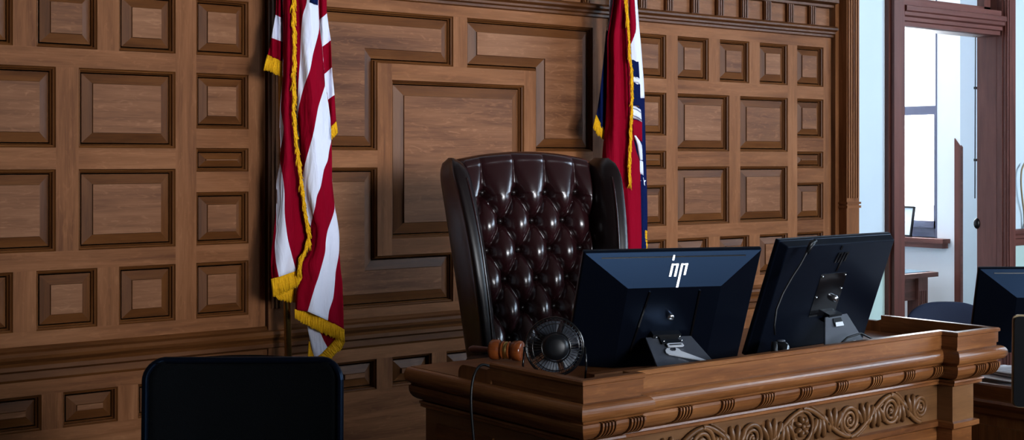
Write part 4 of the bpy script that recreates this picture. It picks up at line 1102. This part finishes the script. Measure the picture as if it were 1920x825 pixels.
# slim dark display with a tan edge, nearest the right border
tl = Vector(ray(1899, 590)) * 4.55; tl = Vector((tl.x, tl.y, tl.z + HC))
dsp = thing('desk_display', 'dark slim display with rounded corners and thin tan edge, rightmost on the clerk desk', 'display', (tl.x + .12, tl.y - .12, CT))
rr = Vector((cos(radians(-50)), sin(radians(-50)), 0)); dd = Vector((.03, .03, -1)).normalized(); nn = Vector((sin(radians(-50)), -cos(radians(-50)), 0))
hgt = (tl.z - CT) / abs(dd.z) - .003
def rro(w, h, r_, n=6):
    pts = []
    for cx_, cy_, a0 in ((r_, r_, 180), (w - r_, r_, 270), (w - r_, h - r_, 0), (r_, h - r_, 90)):
        for k in range(n + 1):
            a = radians(a0 + 90 * k / n); pts.append((cx_ + r_ * cos(a), cy_ + r_ * sin(a)))
    return pts
m = MB(); m.prism(rro(.40, hgt, .02), lambda a, b, d: tl + rr * a + dd * b + nn * d, -.016, .0); m.build('tan_edge', M['tan'], dsp, world=True)
m = MB(); m.prism([(a + .005, b + .005) for a, b in rro(.39, hgt - .008, .018)], lambda a, b, d: tl + rr * a + dd * b + nn * d, .0, .008); m.build('back_cover', M['black'], dsp, world=True)
m = MB(); q0 = at(1888, 712, 2.72)
m.tube(smooth([(4.52, 2.74, CT + .07), (4.50, 2.66, CT + .085), (4.47, 2.60, CT + .05), (4.45, 2.55, CT + .006), (4.55, 2.50, CT + .004)], 6), .003, 6)
tag(m.build('cable', M['black']), 'thin black cable looping over the loose papers on the clerk desk', 'cable')

# ------------------------------------------------------------------ navy chair behind the bench
bc = at(1780, 575, 4.05)
nch = thing('task_chair', 'navy blue upholstered chair with rounded back beyond the right end of the bench', 'chair', (bc.x, 4.05, 0), radians(-40))
def nb(u, v):
    a = (u - .5) * 2; z = .50 + (HC - .735 - .50) * v
    lim = .215 * (1 - max(0, (v - .55) / .45) ** 2.6 * .62)
    return (a * lim, .04 * v - .05 * a * a, z - .035 * a * a * v)
def nb_full(u, v):
    return nb(u, v)
def nbk(u, v):
    a = 2 * pi * u; b = pi * (v - .5); e = .72
    S = lambda q: math.copysign(abs(q) ** e, q)
    x = .235 * S(cos(b)) * cos(a); z = .715 + .205 * S(sin(b))
    return (x, .05 - .9 * x * x + .035 * S(cos(b)) * sin(a) + .06 * (z - .715), z)
m = MB(); m.grid(nbk, 40, 30, closeu=True); m.build('backrest', M['blue_fabric'], nch)
m = MB(); m.grid(lambda u, v: tuple((.23 * q[0], -.24 + .23 * q[1], q[2]) for q in [((0, .93, 1, 1, .93, 0)[int(round(v * 5))] * cos(2 * pi * u), (0, .93, 1, 1, .93, 0)[int(round(v * 5))] * sin(2 * pi * u), (.49, .49, .47, .42, .40, .40)[int(round(v * 5))])])[0], 32, 5, closeu=True); m.build('seat', M['blue_fabric'], nch)
m = MB(); m.tube([(0, .05, .62), (0, .06, .45), (0, -.10, .38)], .02, 10); m.build('back_support', M['black'], nch)
m = MB(); m.lathe([(.028, .08), (.028, .25), (.018, .25), (.018, .41)], (0, -.22, 0), (0, 0, 1), 16); m.build('gas_column', M['black'], nch)
for q in range(5):
    a = 2 * pi * q / 5 + .2; d = Vector((cos(a), sin(a), 0)); o_ = Vector((0, -.22, 0))
    m = MB(); m.tube([o_ + Vector((0, 0, .09)), o_ + d * .28 + Vector((0, 0, .07))], [.026, .016], 10); lg = m.build('base_leg', M['black'], nch)
    m = MB(); m.lathe([(0, -.02), (.027, -.02), (.027, .02), (0, .02)], o_ + d * .28 + Vector((0, 0, .0275)), d.cross(Vector((0, 0, 1))), 14); m.build('caster', M['black'], lg)

# ------------------------------------------------------------------ far room: table, framed picture, rod
TX1, TY0, TZ = 8.95, 6.15, z_(-.862)
tb = thing('side_table', 'mahogany table with fluted legs below the far window', 'table', (8.4, 6.7, 0))
m = MB(); m.box(7.6, TX1, TY0, 7.45, TZ - .035, TZ, 0); m.build('tabletop', M['mahogany'], tb, world=True, bevel=.012)
m = MB(); m.box(7.7, TX1 - .09, TY0 + .08, TY0 + .11, TZ - .21, TZ - .035, 0); m.box(7.7, TX1 - .09, 7.32, 7.35, TZ - .21, TZ - .035, 0)
m.box(TX1 - .12, TX1 - .09, TY0 + .08, 7.35, TZ - .21, TZ - .035, 1); m.box(7.68, 7.71, TY0 + .08, 7.35, TZ - .21, TZ - .035, 1); m.build('apron', M['mahogany'], tb, world=True)
for x_, y_ in ((TX1 - .185, TY0 + .05), (TX1 - .185, 7.27), (7.67, TY0 + .05), (7.67, 7.27)):
    m = MB(); m.box(x_, x_ + .12, y_, y_ + .10, 0, TZ - .035, 2)
    for q in range(4): m.box(x_ + .018 + q * .024, x_ + .030 + q * .024, y_ - .005, y_, .1, TZ - .14, 2)
    m.build('leg', M['mahogany'], tb, world=True, bevel=.003)
m = MB(); m.box(7.7, TX1 - .1, TY0 + .09, TY0 + .13, .34, .40, 0); m.build('stretcher', M['mahogany'], tb, world=True)
m = MB(); m.ball((TX1 - .045, TY0 + .16, TZ - .19), .014, n=12); m.build('knob', M['black'], tb, world=True)
m = MB(); m.box(7.75, TX1 - .03, TY0 + .06, 7.3, TZ + .0003, TZ + .004); tag(m.build('tabletop_gloss_sheet', plain('painted_blue_gloss', (.10, .22, .30), .12, scale=5, var=.05)), 'blue-green sheet added for the glossy reflection on the far mahogany table', 'gloss sheet')  # bluish reflection of the tabletop put in as a coloured sheet
m = MB(); m.tube(smooth([(8.0, 6.4, TZ + .008), (8.25, 6.35, TZ + .03), (8.47, 6.5, TZ + .05), (8.36, 6.8, TZ + .02), (8.0, 6.8, TZ + .008)], 6), .004, 6); tag(m.build('cable', M['black']), 'thin dark cable lying on the table below the far window', 'cable')
m = MB(); m.tube(smooth([(8.05, 6.6, .9 - .6), (8.18, 6.55, .45), (8.42, 6.5, .25), (8.5, 6.5, .02)], 6), .005, 6); tag(m.build('cable', M['black']), 'dark cable hanging down under the far table', 'cable')
pfm = thing('picture_frame', 'thin black picture frame leaning on the far window sill', 'picture', (XW - .02, 6.75, wz0))
ur = Vector((-.12, -1, 0)).normalized(); ud = Vector((.30, .06, 1)).normalized(); un = ur.cross(ud)
O_ = Vector((XW - .02, 6.96, wz0 + .004))
pw, phh = .44, .25
m = MB()
for a0, a1, b0_, b1_ in ((0, pw, 0, .012), (0, pw, phh - .012, phh), (0, .012, 0, phh), (pw - .012, pw, 0, phh)):
    m.prism([(a0, b0_), (a1, b0_), (a1, b1_), (a0, b1_)], lambda a, b, d: O_ + ur * a + ud * b + un * d, -.006, .012)
m.build('frame', M['black'], pfm, world=True)
m = MB(); m.prism([(.01, .01), (pw - .01, .01), (pw - .01, phh - .01), (.01, phh - .01)], lambda a, b, d: O_ + ur * a + ud * b + un * d, .0, .003); pr = m.build('print', M['picture'], pfm, world=True)
m = MB(); m.prism([(.27, .12), (.36, .118), (.34, .14), (.30, .155), (.27, .15)], lambda a, b, d: O_ + ur * a + ud * b + un * d, -.001, .0); m.prism([(.27, .12), (.36, .118), (.34, .14), (.30, .155), (.27, .15)], lambda a, b, d: O_ + ur * a + ud * b + un * d, .003, .0034); m.build('printed_shape', M['dark_teal'], pfm, world=True)
rod = thing('hanging_rod', 'black vertical rod with small clips beside the right doorway jamb', 'rod', (7.74, WY + .15, 1.4))
rp = at(1829, 60, 5.085); rq = at(1828, 372, 5.085)
m = MB(); m.tube([rp, rq], .0035, 8); m.build('rod', M['black'], rod, world=True)
for yy in (165, 300):
    m = MB(); q = at(1829, yy, 5.085); m.box(q.x - .008, q.x + .022, q.y - .008, q.y + .008, q.z - .008, q.z + .008); m.build('clip', M['black'], rod, world=True)
m = MB(); q = at(1832, 419, 5.06)
m.ball(q, .022, .022, .036, 14); tag(m.build('door_stop', M['black']), 'black rounded door bumper on the right doorway jamb', 'door bumper')
# tan bentwood shape on the plaster at the far right
sc = thing('wall_sconce', 'slender tan curved wall bracket on the pale wall, at the right border', 'wall bracket', (8.05, WY - .02, 1.5))
m = MB(); m.tube(smooth([at(1921, 306, WY - .03), at(1915.5, 320, WY - .035), at(1914.5, 345, WY - .035), at(1917, 375, WY - .03), at(1920, 400, WY - .02), at(1921, 432, WY - .02)], 6), .006, 8); m.build('arm', M['tan'], sc, world=True)
m = MB(); m.lathe([(0, 0), (.04, 0), (.04, .012), (0, .02)], (at(1940, 360, WY).x, WY, z_(-.13)), (0, -1, 0), 20); m.tube([at(1921, 432, WY - .02), at(1940, 370, WY - .02)], .006, 8); m.build('back_plate', M['tan'], sc, world=True)

# ------------------------------------------------------------------ light
W = bpy.data.worlds.new('sky'); bpy.context.scene.world = W; W.use_nodes = True
bg = W.node_tree.nodes['Background']; bg.inputs[0].default_value = (.80, .90, 1, 1); bg.inputs[1].default_value = 2.2
def area(name, loc, target, sx, sy, power, col, spread=180):
    l = bpy.data.lights.new(name, 'AREA'); l.shape = 'RECTANGLE'; l.size = sx; l.size_y = sy; l.energy = power; l.color = col; l.spread = radians(spread)
    o = bpy.data.objects.new(name, l); C.objects.link(o); o.location = loc
    d = Vector(target) - Vector(loc); o.rotation_euler = d.to_track_quat('-Z', 'Y').to_euler(); return o
AIM = [(3.2, 3.9, 1.4), (3.2, 3.9, 1.4), (6.0, 4.9, 2.00)]
POW = [30, 38, 80]
for k, (a, b) in enumerate(WIN):
    area('window_daylight', (9.45, (a + b) / 2, 3.0), AIM[k], b - a - .1, 1.7, POW[k], (.62, .80, 1), (90, 90, 130)[k])
for k, (a, b) in enumerate(FWIN):
    area('front_daylight_and_fill', (.5 * (a + b), -5.95, 2.85), ((2.3, 4.9, 3.25), (5.0, 4.9, 2.95), (8.2, 4.9, 2.1))[k], 1.7, 2.5, (34, 33, 16)[k], (.92, .95, 1), (38, 38, 26)[k])  # third one is added fill for the plaster and door casing
area('bench_fill', (3.4, -5.9, 2.4), (3.7, 2.6, .8), 3.0, 1.6, 13, (.88, .94, 1), 24)  # added fill aimed at the bench front, no window of its own
area('inner_daylight', (XW + .07, 7.0, z_(.6)), (6.5, 6.9, 1.6), 1.1, 2.0, 200, (.88, .94, 1))
area('inner_top_area', (7.6, 7.6, 4.3), (7.8, 7.0, 0), 1.2, 1.2, 95, (.94, .96, 1))  # unseen area light overhead, brightens the inner room
# ------------------------------------------------------------------ camera
cam = bpy.data.cameras.new('camera'); cam.sensor_width = 36; cam.lens = F / 1920 * 36
cam.shift_y = -(412.5 - HOR) / 1920
co = bpy.data.objects.new('camera', cam); C.objects.link(co); co.location = (0, 0, HC); co.rotation_euler = (radians(90), 0, -YAW)
cam.clip_start = .05
sc_ = bpy.context.scene; sc_.camera = co
vs = sc_.view_settings; vs.view_transform = 'Standard'; vs.look = 'None'; vs.gamma = 1; vs.use_curve_mapping = False; vs.exposure = 0
